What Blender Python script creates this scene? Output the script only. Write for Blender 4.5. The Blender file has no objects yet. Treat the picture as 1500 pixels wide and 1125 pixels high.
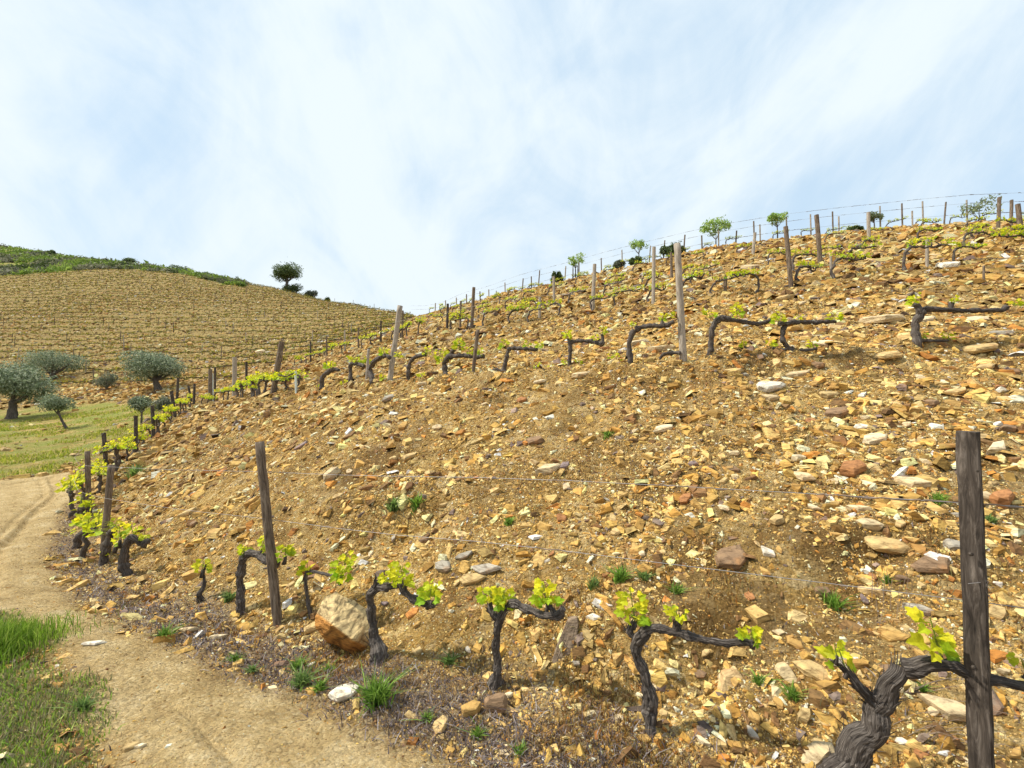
import bpy, math, random
import numpy as np
from mathutils import Vector, Matrix
SC = bpy.context.scene
COL = SC.collection
R = math.radians

# ------------------------------------------------------------------ camera
F, CU, CV = 660.0, 750.0, 562.5            # focal length and centre of the 1500 x 1125 photograph
PITCH = R(2.9)
EYE = np.array([0.0, 0.0, 1.6])
cd = bpy.data.cameras.new('camera'); cam = bpy.data.objects.new('camera', cd); COL.objects.link(cam)
cam.location = EYE; cam.rotation_euler = (R(90) + PITCH, 0, 0)
cd.sensor_width = 36; cd.lens = 36 * F / 1500; cd.clip_start = 0.05; cd.clip_end = 3000
SC.camera = cam

# ------------------------------------------------------------------ light, sky, exposure
SUN_AZ, SUN_EL = R(-88), R(52)              # azimuth from +Y (towards the left of the picture, a little in front)
sun_dir = Vector((math.sin(SUN_AZ) * math.cos(SUN_EL), math.cos(SUN_AZ) * math.cos(SUN_EL), math.sin(SUN_EL)))
sl = bpy.data.lights.new('sun', 'SUN'); sl.energy = 5.0; sl.angle = R(1.5); sl.color = (1.0, 0.94, 0.80)
so = bpy.data.objects.new('sun', sl); COL.objects.link(so)
so.rotation_euler = sun_dir.to_track_quat('Z', 'Y').to_euler()
SC.view_settings.view_transform = 'Standard'; SC.view_settings.look = 'None'
SC.view_settings.exposure = 0.30; SC.view_settings.gamma = 1.0
SC.cycles.use_denoising = True
SC.cycles.max_bounces = 5; SC.cycles.diffuse_bounces = 3; SC.cycles.transparent_max_bounces = 6

w = bpy.data.worlds.new('World'); SC.world = w; w.use_nodes = True
nt = w.node_tree; nt.nodes.clear()
def N(nt, t, **kw):
    n = nt.nodes.new(t)
    for k, v in kw.items(): setattr(n, k, v)
    return n
def L(nt, a, b): nt.links.new(a, b)
out = N(nt, 'ShaderNodeOutputWorld'); bg = N(nt, 'ShaderNodeBackground'); bg.inputs['Strength'].default_value = 0.1
sky = N(nt, 'ShaderNodeTexSky', sky_type='NISHITA'); sky.sun_disc = False
sky.sun_elevation = SUN_EL; sky.sun_rotation = SUN_AZ % (2 * math.pi); sky.air_density = 1.0; sky.dust_density = 0.6
tc = N(nt, 'ShaderNodeTexCoord')
sep = N(nt, 'ShaderNodeSeparateXYZ'); L(nt, tc.outputs['Generated'], sep.inputs[0])
# cloud layer: direction projected on a high plane  (x/(z+k), y/(z+k))
zk = N(nt, 'ShaderNodeMath', operation='ADD'); zk.inputs[1].default_value = 1.0; L(nt, sep.outputs['Z'], zk.inputs[0])
zm = N(nt, 'ShaderNodeMath', operation='MAXIMUM'); zm.inputs[1].default_value = 0.08; L(nt, zk.outputs[0], zm.inputs[0])
dx = N(nt, 'ShaderNodeMath', operation='DIVIDE'); L(nt, sep.outputs['X'], dx.inputs[0]); L(nt, zm.outputs[0], dx.inputs[1])
dy = N(nt, 'ShaderNodeMath', operation='DIVIDE'); L(nt, sep.outputs['Y'], dy.inputs[0]); L(nt, zm.outputs[0], dy.inputs[1])
cb = N(nt, 'ShaderNodeCombineXYZ'); L(nt, dx.outputs[0], cb.inputs[0]); L(nt, dy.outputs[0], cb.inputs[1])
def sky_noise(scale, detail, rough, loc, sc, dist=0.0):
    mp = N(nt, 'ShaderNodeMapping'); mp.inputs['Location'].default_value = loc; mp.inputs['Scale'].default_value = sc
    mp.inputs['Rotation'].default_value = (0, 0, R(-28)); L(nt, cb.outputs[0], mp.inputs['Vector'])
    n = N(nt, 'ShaderNodeTexNoise'); n.inputs['Scale'].default_value = scale; n.inputs['Detail'].default_value = detail
    n.inputs['Roughness'].default_value = rough; n.inputs['Distortion'].default_value = dist
    L(nt, mp.outputs[0], n.inputs['Vector']); return n.outputs['Fac']
n1 = sky_noise(3.0, 8, 0.55, (2.3, 4.9, 0), (1.0, 0.85, 1), 1.0)
n2 = sky_noise(8.0, 9, 0.62, (7.7, 0.3, 3), (1.0, 0.7, 1), 1.0)
mx = N(nt, 'ShaderNodeMath', operation='MULTIPLY_ADD'); L(nt, n2, mx.inputs[0]); mx.inputs[1].default_value = 0.35; L(nt, n1, mx.inputs[2])
rmp = N(nt, 'ShaderNodeValToRGB'); L(nt, mx.outputs[0], rmp.inputs[0])
rmp.color_ramp.interpolation = 'EASE'
rmp.color_ramp.elements[0].position = 0.47; rmp.color_ramp.elements[0].color = (0.1, 0.1, 0.1, 1)
rmp.color_ramp.elements[1].position = 0.80; rmp.color_ramp.elements[1].color = (1, 1, 1, 1)
mixc = N(nt, 'ShaderNodeMix', data_type='RGBA')
L(nt, rmp.outputs[0], mixc.inputs['Factor'])
# thin veil: the sky's own blue lifted by thin cloud
veil = N(nt, 'ShaderNodeMix', data_type='RGBA'); veil.inputs['Factor'].default_value = 0.85
L(nt, sky.outputs[0], veil.inputs['A']); veil.inputs['B'].default_value = (5.1, 6.75, 8.35, 1)
L(nt, veil.outputs['Result'], mixc.inputs['A']); mixc.inputs['B'].default_value = (7.15, 7.95, 8.4, 1)
L(nt, mixc.outputs['Result'], bg.inputs['Color']); L(nt, bg.outputs[0], out.inputs['Surface'])

# ------------------------------------------------------------------ numeric helpers
rs = np.random.RandomState(7); rnd = random.Random(11)
def ray(u, v):
    a = (u - CU) / F; b = (CV - v) / F; c, s = math.cos(PITCH), math.sin(PITCH)
    return np.array([a, c - b * s, s + b * c])
def at(u, v, Y):
    d = ray(u, v); return EYE + d * (Y / d[1])
def to_px(p):
    q = np.asarray(p, float) - EYE; c, s = math.cos(PITCH), math.sin(PITCH)
    fw = q[..., 1] * c + q[..., 2] * s; up = -q[..., 1] * s + q[..., 2] * c
    fw = np.where(fw < 0.05, 0.05, fw)
    return CU + F * q[..., 0] / fw, CV - F * up / fw
_P = np.random.RandomState(3).randint(0, 1 << 30, 65536)
def _h(ix, iy, seed):
    return _P[(ix * 73856093 ^ iy * 19349663 ^ seed * 83492791) & 65535] / float(1 << 30)
def noise2(x, y, seed=0):
    ix = np.floor(x).astype(np.int64); iy = np.floor(y).astype(np.int64); fx = x - ix; fy = y - iy
    def g(jx, jy, dx_, dy_):
        a = _h(jx, jy, seed) * 2 * np.pi; return np.cos(a) * dx_ + np.sin(a) * dy_
    ux = fx ** 3 * (fx * (fx * 6 - 15) + 10); uy = fy ** 3 * (fy * (fy * 6 - 15) + 10)
    a = g(ix, iy, fx, fy); b = g(ix + 1, iy, fx - 1, fy); c = g(ix, iy + 1, fx, fy - 1); d = g(ix + 1, iy + 1, fx - 1, fy - 1)
    return (a + (b - a) * ux) * (1 - uy) + (c + (d - c) * ux) * uy
def fbm(x, y, lam, octs, seed=0):
    t = 0; amp = 1.0
    for k in range(octs):
        t = t + amp * noise2(x / lam + 13.7 * k, y / lam - 7.1 * k, seed + k); lam *= 0.5; amp *= 0.5
    return t

# ------------------------------------------------------------------ terrain: profiles along lines of sight, (distance, height) or (distance, picture row)
V = lambda Y, v: (Y, ('v', v))
Z = lambda Y, z: (Y, ('z', z))
PROF = {
 -500: [Z(.5, 0), Z(3, 0), Z(8, -.1), Z(20, .3), Z(32, 1.2), Z(60, 14), Z(100, 34), Z(150, 55), Z(300, 62)],
 -200: [Z(.5, 0), Z(3, 0), Z(6, -.15), Z(10, -.2), Z(18, .15), Z(30, 1.0), V(36, 588), V(60, 515), V(110, 412), V(165, 335), Z(300, 70)],
 0:    [Z(.5, 0), Z(3, -.02), Z(5, -.2), Z(7.5, -.42), Z(10, -.35), Z(14, -.1), Z(20, .25), V(30, 611), V(38, 590), V(65, 516), V(118, 404), V(172, 356), Z(300, 64)],
 75:   [Z(.5, 0), Z(3, -.02), Z(5, -.25), Z(7.5, -.5), Z(10, -.35), Z(14, -.05), Z(20, .35), V(30, 609), V(37, 580), V(65, 512), V(118, 398), V(165, 368), Z(300, 58)],
 150:  [Z(.5, 0), Z(3, -.02), Z(5, -.28), Z(6.6, -.5), Z(8.7, -.45), Z(12, -.05), Z(17, .3), V(28, 606), V(36, 572), V(64, 506), V(118, 396), V(155, 381), Z(300, 53)],
 225:  [Z(.5, 0), Z(3, -.05), Z(4.9, -.33), Z(6, -.1), Z(8, .05), Z(12, .15), Z(17, .45), V(25, 606), V(32, 580), V(40, 548), V(64, 502), V(120, 398), V(150, 391), Z(300, 50)],
 300:  [Z(.5, 0), Z(2.6, -.02), Z(4.2, -.23), Z(5.5, .05), Z(8, .45), Z(14, 1.15), V(19, 596), V(23, 597), V(30, 582), V(38, 555), V(64, 500), V(120, 410), V(140, 404), Z(300, 46)],
 375:  [Z(.5, 0), Z(2.2, -.02), Z(3.8, -.19), Z(5.2, .38), Z(8, 1.0), V(12.5, 581), V(15.5, 581), V(22, 578), V(32, 550), V(42, 530), V(64, 496), V(118, 420), V(135, 416), Z(300, 40)],
 450:  [Z(.5, 0), Z(2.0, -.02), Z(3.5, -.15), Z(5.2, .7), Z(8, 1.45), V(11.3, 570), V(13, 566), V(20, 548), V(31, 530), V(40, 522), V(60, 495), V(126, 431), Z(160, 34), Z(300, 34)],
 525:  [Z(.5, 0), Z(1.9, -.02), Z(3.3, -.1), Z(5, .85), Z(7.5, 1.65), V(9.8, 560), V(12, 552), V(18, 528), V(27, 506), V(38, 497), V(60, 480), V(110, 443), Z(150, 26), Z(300, 26)],
 600:  [Z(.5, 0), Z(1.9, 0), Z(3.05, -.05), Z(5, 1.0), Z(7.3, 1.9), V(8.7, 553), V(12, 530), V(23, 489), V(34, 476), V(55, 466), V(92, 458), Z(120, 19), Z(300, 17)],
 675:  [Z(.5, 0), Z(1.9, 0), Z(2.85, -.02), Z(3.6, .5), Z(5, 1.1), Z(6.8, 1.95), V(7.9, 548), V(12, 513), V(18.5, 477), V(28, 460), V(52, 444), Z(80, 12.5), Z(300, 12)],
 750:  [Z(.5, 0), Z(1.9, 0), Z(2.7, .0), Z(3.4, .5), Z(5, 1.22), Z(6.3, 1.93), V(7.2, 543), V(11, 505), V(16.5, 470), V(24, 446), V(42, 426), Z(70, 11.5), Z(300, 10)],
 900:  [Z(.5, 0), Z(1.8, 0), Z(2.45, .03), Z(3.2, .5), Z(4.8, 1.35), Z(5.7, 1.98), V(6.3, 533), V(9.5, 493), V(13.5, 455), V(21, 427), V(36, 393), Z(60, 12.5), Z(300, 10)],
 1050: [Z(.5, 0), Z(1.75, 0), Z(2.2, .03), Z(3.0, .5), Z(4.5, 1.4), Z(5.4, 2.08), V(5.8, 522), V(8.5, 477), V(12, 432), V(19, 402), V(32, 360), Z(55, 14), Z(300, 10)],
 1200: [Z(.5, 0), Z(1.65, 0), Z(2.0, .03), Z(3.0, .65), Z(4.5, 1.5), Z(5.6, 2.25), V(6.0, 514), V(8.5, 465), V(11.5, 409), V(18, 380), V(29, 343), Z(50, 14), Z(300, 10)],
 1350: [Z(.5, 0), Z(1.5, 0), Z(1.8, .02), Z(3.0, .8), Z(4.5, 1.65), Z(5.8, 2.35), V(6.2, 504), V(8.5, 452), V(11.2, 393), V(17, 362), V(27, 329), Z(50, 13.5), Z(300, 10)],
 1500: [Z(.5, 0), Z(1.4, 0), Z(1.75, .02), Z(3.0, .85), Z(4.5, 1.7), Z(5.8, 2.45), V(6.2, 496), V(8.5, 441), V(10.8, 376), V(16, 348), V(25, 320), Z(50, 13), Z(300, 10)],
 1800: [Z(.5, 0), Z(1.1, 0), Z(1.5, .02), Z(3.0, .8), Z(4.8, 1.7), Z(6, 2.4), Z(9, 4.1), Z(11, 5.7), Z(24, 12), Z(50, 13), Z(300, 10)],
}
azk, profs = [], []
for u, pr in PROF.items():
    a = math.atan((u - CU) / F); rr, zz = [], []
    for Y, (k, val) in pr:
        z = val if k == 'z' else at(u, val, Y)[2]
        rr.append(Y / math.cos(a)); zz.append(z)
    azk.append(a); profs.append((rr, zz))
for a, pr in ((R(75), [(.5, 0), (3.4, 0), (6, .9), (13, 2.8), (24, 6), (45, 13), (90, 14), (500, 10)]),
              (R(100), [(.5, 0), (6, 0), (16, 1.6), (30, 5), (60, 10), (500, 10)]),
              (R(140), [(.5, 0), (10, 0), (60, -1), (500, -2)]), (R(180), [(.5, 0), (10, -.1), (60, -3), (500, -5)]),
              (R(-180), [(.5, 0), (10, -.1), (60, -3), (500, -5)]), (R(-130), [(.5, 0), (10, -.1), (60, -3), (500, -2)]),
              (R(-90), [(.5, 0), (10, -.1), (30, .5), (80, 12), (160, 30), (500, 40)])):
    azk.append(a); profs.append(([p[0] for p in pr], [p[1] for p in pr]))
od = np.argsort(azk); azk = np.array(azk)[od]; profs = [profs[i] for i in od]
AZ = np.concatenate([np.radians(np.arange(-180, -56, 2.0)), np.radians(np.linspace(-56, 56, 960)), np.radians(np.arange(58, 181, 2.0))])
LR = np.concatenate([np.linspace(math.log(.35), math.log(1.4), 40, endpoint=False), np.linspace(math.log(1.4), math.log(48), 900, endpoint=False), np.linspace(math.log(48), math.log(500), 280)])
# coarse blend + smoothing
caz = np.radians(np.arange(-180, 180.01, 0.5)); clr = np.linspace(math.log(.35), math.log(500), 420)
K = np.array([np.interp(np.exp(clr), p[0], p[1]) for p in profs])
G = np.array([[0.0]])
G = np.stack([np.interp(caz, azk, K[:, j]) for j in range(len(clr))], 1)
def smooth(A, ax, s):
    n = int(3 * s) + 1; k = np.exp(-0.5 * (np.arange(-n, n + 1) / s) ** 2); k /= k.sum()
    P = np.concatenate([np.repeat(A.take([0], ax), n, ax), A, np.repeat(A.take([-1], ax), n, ax)], ax)
    return np.apply_along_axis(lambda m: np.convolve(m, k, 'valid'), ax, P)
G = smooth(smooth(G, 0, 2.6), 1, 2.0)
def bil(Gr, ax, ay, x, y):
    fi = np.interp(x, ax, np.arange(len(ax))); fj = np.interp(y, ay, np.arange(len(ay)))
    i = np.clip(fi.astype(int), 0, len(ax) - 2); j = np.clip(fj.astype(int), 0, len(ay) - 2); fi = fi - i; fj = fj - j
    return (Gr[i, j] * (1 - fi) * (1 - fj) + Gr[i + 1, j] * fi * (1 - fj) + Gr[i, j + 1] * (1 - fi) * fj + Gr[i + 1, j + 1] * fi * fj)
def H0(x, y):
    return bil(G, caz, clr, np.arctan2(x, y), np.log(np.maximum(np.hypot(x, y), .36)))
def cast(Hf, u, v, tmax=400):
    d = ray(u, v); t = np.exp(np.linspace(math.log(.8), math.log(tmax), 3000))
    p = EYE + d * t[:, None]; g = p[:, 2] - Hf(p[:, 0], p[:, 1]); k = np.where(g < 0)[0]
    if not len(k) or k[0] == 0: return None
    k = k[0]; f = g[k - 1] / (g[k - 1] - g[k]); q = EYE + d * (t[k - 1] + f * (t[k] - t[k - 1])); return q
def plan(poly, tmax=400):
    o = []
    for u, v in poly:
        q = cast(H0, u, v, tmax)
        if q is None: q = EYE + ray(u, v) * 60
        o.append(q[:2])
    return np.array(o)
def sdist(X, Y, P):
    """signed distance to a polygon in plan, positive inside"""
    ins = np.zeros(X.shape, bool); dm = np.full(X.shape, 1e9)
    n = len(P)
    for i in range(n):
        ax, ay = P[i]; bx, by = P[(i + 1) % n]; ex, ey = bx - ax, by - ay
        t = np.clip(((X - ax) * ex + (Y - ay) * ey) / (ex * ex + ey * ey + 1e-12), 0, 1)
        dm = np.minimum(dm, (X - ax - t * ex) ** 2 + (Y - ay - t * ey) ** 2)
        c = ((ay > Y) != (by > Y)) & (X < (bx - ax) * (Y - ay) / (by - ay + 1e-12) + ax); ins ^= c
    return np.sqrt(dm) * np.where(ins, 1, -1)
PATH = plan([(900, 1500), (300, 1500), (150, 1125), (118, 1030), (75, 945), (20, 900), (-150, 880), (-500, 820), (-500, 730), (-200, 712), (0, 704), (105, 690), (122, 715), (95, 745), (66, 800), (80, 850), (130, 895), (200, 935), (300, 980), (400, 1022), (480, 1060), (560, 1092), (680, 1130)])
LITTER = plan([(66, 815), (60, 770), (98, 725), (130, 740), (125, 800), (190, 858), (290, 890), (400, 925), (550, 965), (730, 1005), (950, 1075), (1150, 1180), (1250, 1500), (700, 1500), (690, 1125), (560, 1085), (400, 1015), (200, 930), (110, 880)])
LAWN = plan([(-400, 900), (0, 905), (40, 930), (95, 1010), (140, 1125), (220, 1500), (-600, 1500)])
FIELD = plan([(-400, 730), (0, 702), (105, 686), (170, 650), (215, 620), (250, 590), (180, 588), (100, 590), (0, 600), (-400, 604)])
ga = np.array([math.atan((u - CU) / F) for u in (-500, -200, 0, 70, 140, 210, 270, 320, 352, 380)])
gr_ = []
for u, v in ((-500, 420), (-200, 418), (0, 406), (70, 401), (140, 397), (210, 399), (270, 405), (320, 417), (352, 421)):
    q = cast(H0, u, v); gr_.append(math.hypot(q[0], q[1]) if q is not None else 125)
gr_ = np.array(gr_ + [400.0])

AA, LL = np.meshgrid(AZ, LR, indexing='ij'); RR = np.exp(LL); X = RR * np.sin(AA); Y = RR * np.cos(AA)
ZZ = H0(X, Y)
wob = fbm(X, Y, .9, 3, 40) * .25
def sm(d, w_): return np.clip(d / w_ + .5, 0, 1)
m_path = sm(sdist(X, Y, PATH) + wob * .6, .25); m_lit = sm(sdist(X, Y, LITTER) + wob, .35) * (1 - m_path)
m_lawn = sm(sdist(X, Y, LAWN) + wob, .3); m_field = sm(sdist(X, Y, FIELD) + wob * 2, .8) * (1 - m_path)
m_scrub = np.clip((RR - np.interp(AA, ga, gr_, left=gr_[0], right=400) + fbm(X, Y, 14, 3, 50) * 5) / 3, 0, 1) * (RR > 60)
m_path *= (RR < 40); m_far = np.clip((RR - 42) / 15, 0, 1) * np.clip((R(-8) - AA) / R(6), 0, 1)
flat = np.clip(m_path + m_lawn + m_field * .8, 0, 1)
# relief, wavelength by wavelength down to what the grid can carry
sp = RR * 0.0042
D = 0
for lam, amp, sd in ((14, .5, 1), (6, .22, 2), (2.4, .10, 3), (1.1, .07, 4), (.5, .042, 5), (.24, .022, 6), (.12, .012, 7), (.06, .005, 8)):
    k = np.clip(lam / (3 * sp) - 1, 0, 1)
    near = np.clip((RR - 1.2 * lam) / (6 * lam), 0.0, 1) if lam > 2 else 1
    if lam > 2: near = near * np.clip((RR - 18) / 30, 0, 1) if lam > 3 else near
    nn = noise2(X / lam, Y / lam, sd)
    if lam <= 1.1: nn = 1.2 * (np.abs(noise2(X / lam + 5, Y / lam, sd + 20)) - .25) + .6 * nn
    D = D + amp * k * near * nn * (1 - flat * (.9 if lam < 3 else .5))
lp = np.clip(fbm(X, Y, 1.5, 3, 71) * 2.2 + .25, 0, 1); hh_ = ZZ / .30 + .9 * fbm(X, Y, 1.1, 4, 72); sw = hh_ - np.floor(hh_)
saw = np.where(sw < .72, sw / .72, (1 - sw) / .28) - .5                  # ledges of schist that crop out along the contour
r2a = plan([(1700, 505), (1343, 500), (1158, 511), (1040, 519), (923, 531), (834, 533), (738, 545), (654, 549), (598, 555), (546, 559), (514, 561), (471, 568), (400, 578), (343, 586)])
a2 = np.arctan2(r2a[:, 0], r2a[:, 1]); d2 = RR - np.interp(AA, a2[::-1], np.hypot(r2a[:, 0], r2a[:, 1])[::-1]); in2 = np.clip((AA - R(-32)) / R(6), 0, 1) * np.clip((R(60) - AA) / R(8), 0, 1)
wb2 = .25 * fbm(X, Y, .8, 3, 74); D = D + in2 * (.08 * np.exp(-((d2 + .42 + wb2) / .20) ** 2) - .12 * np.exp(-((d2 + .95 + wb2) / .30) ** 2))
fs_ = (ZZ - 3.6) / 1.3 + .08 * fbm(X, Y, 8, 2, 75); fs_ = fs_ - np.floor(fs_); D = D + .34 * m_far * (1 - m_scrub) * (np.where(fs_ < .75, fs_ / .75, (1 - fs_) / .25) - .5) * (RR > 45)
for u_, v_, wx, wy, dp in ((555, 782, .75, .20, .17), (470, 775, .35, .14, .09), (1010, 985, .45, .13, .10), (1235, 860, .4, .14, .09), (880, 955, .35, .12, .07), (1290, 812, .35, .10, .08), (690, 600, .8, .2, .08)):
    qh = cast(H0, u_, v_); D = D - dp * np.exp(-((X - qh[0] + .1 * wob) / wx) ** 2 - ((Y - qh[1] + .5 * wob) / wy) ** 2) + dp * .55 * np.exp(-((X - qh[0]) / wx) ** 2 - ((Y - qh[1] - 2.0 * wy + .5 * wob) / wy) ** 2)   # washed out hollows with a lip above
D = D + lp * .085 * saw * (1 - flat) * np.clip((RR - 1.5) / 2, 0, 1) * np.clip((26 - RR) / 8, 0, 1)
ZZ = ZZ + D
# wheel ruts on the path
pd_ = sdist(X, Y, PATH) + wob * .12
ZZ = ZZ - m_path * (.045 * np.exp(-((pd_ - .42) / .06) ** 2) + .035 * np.exp(-((pd_ - .60) / .05) ** 2) - .018 * np.exp(-((pd_ - .51) / .04) ** 2) + .018 * fbm(X, Y, .5, 3, 88)) + .004 * noise2(X / .08, Y / .08, 60) * m_path
def H(x, y):
    return bil(ZZ, AZ, LR, np.arctan2(x, y), np.log(np.maximum(np.hypot(x, y), .36)))
def mask(M, x, y): return bil(M, AZ, LR, np.arctan2(x, y), np.log(np.maximum(np.hypot(x, y), .36)))
def hit(u, v, tmax=400):
    return cast(H, u, v, tmax)

# ------------------------------------------------------------------ materials
def mat(name):
    m = bpy.data.materials.new(name); m.use_nodes = True; t = m.node_tree
    return m, t, t.nodes['Principled BSDF']
def noise_node(t, scale, detail=4, rough=.55, vec=None, dist=0):
    n = N(t, 'ShaderNodeTexNoise'); n.inputs['Scale'].default_value = scale; n.inputs['Detail'].default_value = detail
    n.inputs['Roughness'].default_value = rough; n.inputs['Distortion'].default_value = dist
    if vec: L(t, vec, n.inputs['Vector'])
    return n
def ramp(t, fac, stops):
    r = N(t, 'ShaderNodeValToRGB'); L(t, fac, r.inputs[0]); e = r.color_ramp.elements
    while len(e) < len(stops): e.new(.5)
    for i, (p, c) in enumerate(stops): e[i].position = p; e[i].color = (*c, 1)
    return r.outputs[0]
def mixn(t, fac, a, b, mode='MIX'):
    m = N(t, 'ShaderNodeMix', data_type='RGBA', blend_type=mode)
    for s, val in (('Factor', fac), ('A', a), ('B', b)):
        i = m.inputs[s]
        if hasattr(val, 'is_output') or hasattr(val, 'links'): L(t, val, i)
        elif s == 'Factor': i.default_value = val
        else: i.default_value = (*val, 1)
    return m.outputs['Result']
def bump(t, h, dist, strength=1.0, prev=None):
    b = N(t, 'ShaderNodeBump'); b.inputs['Distance'].default_value = dist; b.inputs['Strength'].default_value = strength
    L(t, h, b.inputs['Height'])
    if prev: L(t, prev, b.inputs['Normal'])
    return b.outputs[0]

# ground
MG, t, P = mat('stony ground'); P.inputs['Roughness'].default_value = .95; P.inputs['Specular IOR Level'].default_value = .15
co = N(t, 'ShaderNodeTexCoord').outputs['Object']
at_ = N(t, 'ShaderNodeAttribute', attribute_name='zone'); zs = N(t, 'ShaderNodeSeparateColor'); L(t, at_.outputs['Color'], zs.inputs[0])
def voro(t, sc, vec, feat='F1'):
    v_ = N(t, 'ShaderNodeTexVoronoi', feature=feat); v_.inputs['Scale'].default_value = sc; L(t, vec, v_.inputs['Vector']); return v_
nz = noise_node(t, .8, 6, .6, co)
soil = ramp(t, nz.outputs['Fac'], [(.3, (.24, .122, .025)), (.5, (.49, .285, .066)), (.7, (.70, .45, .13))])
v1 = voro(t, 45, co); v2 = voro(t, 14, co); v3 = voro(t, 4.5, co)
def grain(vn, stops):
    s_ = N(t, 'ShaderNodeSeparateColor'); L(t, vn.outputs['Color'], s_.inputs[0]); return ramp(t, s_.outputs[0], stops)
pal = [(0, (.07, .036, .014)), (.3, (.32, .18, .05)), (.6, (.53, .34, .11)), (.85, (.72, .53, .24)), (1, (.88, .76, .50))]
g1 = grain(v1, pal); g2 = grain(v2, pal); g3 = grain(v3, pal)
base = mixn(t, .5, soil, g1); base = mixn(t, .35, base, g2); base = mixn(t, .22, base, g3)
nb = noise_node(t, .25, 5, .6, co)
base = mixn(t, ramp(t, nb.outputs['Fac'], [(.42, (0, 0, 0)), (.68, (.3, .3, .3))]), base, (.30, .21, .11))
ndk = noise_node(t, 1.1, 7, .65, co, .4)
base = mixn(t, ramp(t, ndk.outputs['Fac'], [(.46, (0, 0, 0)), (.62, (.75, .75, .75))]), base, (.14, .075, .022))
farm = N(t, 'ShaderNodeMath', operation='MULTIPLY'); farm.inputs[1].default_value = .5; L(t, at_.outputs['Alpha'], farm.inputs[0])
base = mixn(t, farm.outputs[0], base, (.17, .125, .055))
# path
npth = noise_node(t, 3, 8, .65, co)
pcol = ramp(t, npth.outputs['Fac'], [(.3, (.40, .28, .13)), (.5, (.60, .44, .22)), (.7, (.74, .59, .35))])
pcol = mixn(t, .18, pcol, g1)
base = mixn(t, zs.outputs[0], base, pcol)
# litter
nl = noise_node(t, 30, 6, .7, co)
lcol = ramp(t, nl.outputs['Fac'], [(.35, (.05, .038, .042)), (.52, (.15, .12, .125)), (.7, (.30, .26, .25))])
lcol = mixn(t, .3, lcol, g1)
lf = N(t, 'ShaderNodeMath', operation='MULTIPLY'); lf.inputs[1].default_value = .75; L(t, zs.outputs[1], lf.inputs[0])
base = mixn(t, lf.outputs[0], base, lcol)
# grass patches on lawn, field and green hill
ng = noise_node(t, .55, 6, .6, co); nf = noise_node(t, 25, 5, .7, co)
gcol = ramp(t, nf.outputs['Fac'], [(.3, (.10, .11, .025)), (.5, (.24, .26, .05)), (.72, (.46, .42, .14))])
gm = ramp(t, ng.outputs['Fac'], [(.36, (.12, .12, .12)), (.56, (1, 1, 1))])
gmul = N(t, 'ShaderNodeMath', operation='MULTIPLY'); L(t, gm, gmul.inputs[0]); L(t, zs.outputs[2], gmul.inputs[1])
base = mixn(t, gmul.outputs[0], base, gcol)
L(t, base, P.inputs['Base Color'])
vh = N(t, 'ShaderNodeMath', operation='SUBTRACT'); vh.inputs[0].default_value = 1; L(t, v1.outputs['Distance'], vh.inputs[1])
nb2 = noise_node(t, 22, 10, .72, co)
b1 = bump(t, nb2.outputs['Fac'], .08, 1); b2 = bump(t, vh.outputs[0], .02, 1, b1); L(t, b2, P.inputs['Normal'])

# stone: colour of each stone in attribute 'tone'
MS, t, P = mat('schist stone'); P.inputs['Roughness'].default_value = .85; P.inputs['Specular IOR Level'].default_value = .25
co = N(t, 'ShaderNodeTexCoord').outputs['Object']; ta = N(t, 'ShaderNodeAttribute', attribute_name='tone').outputs['Color']
mp = N(t, 'ShaderNodeMapping'); mp.inputs['Scale'].default_value = (1, 1, 3.5); L(t, co, mp.inputs['Vector'])
nn_ = noise_node(t, 14, 9, .68, mp.outputs[0], .6)
var = ramp(t, nn_.outputs['Fac'], [(.34, (.38, .32, .27)), (.48, (.9, .87, .84)), (.66, (1.3, 1.25, 1.15))])
c_ = mixn(t, 1.0, ta, var, 'MULTIPLY')
n_r = noise_node(t, 5, 5, .6, co)
c_ = mixn(t, ramp(t, n_r.outputs['Fac'], [(.55, (0, 0, 0)), (.68, (.55, .55, .55))]), c_, (.36, .16, .05))
L(t, c_, P.inputs['Base Color']); L(t, bump(t, nn_.outputs['Fac'], .02, .8), P.inputs['Normal'])

def leafmat(name, tr=.45, rough=.6):
    m, t, P = mat(name); P.inputs['Roughness'].default_value = rough; P.inputs['Specular IOR Level'].default_value = .25
    c = N(t, 'ShaderNodeAttribute', attribute_name='tone').outputs['Color']
    n = noise_node(t, 60, 4, .6, N(t, 'ShaderNodeTexCoord').outputs['Object'])
    c2 = mixn(t, 1.0, c, ramp(t, n.outputs['Fac'], [(.3, (.7, .7, .7)), (.7, (1.2, 1.2, 1.2))]), 'MULTIPLY')
    L(t, c2, P.inputs['Base Color'])
    tl = N(t, 'ShaderNodeBsdfTranslucent'); L(t, c2, tl.inputs['Color'])
    mx_ = N(t, 'ShaderNodeMixShader'); mx_.inputs[0].default_value = tr
    L(t, P.outputs[0], mx_.inputs[1]); L(t, tl.outputs[0], mx_.inputs[2]); L(t, mx_.outputs[0], t.nodes['Material Output'].inputs['Surface'])
    return m
ML = leafmat('vine leaf', .5); MF = leafmat('foliage', .42)

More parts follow.
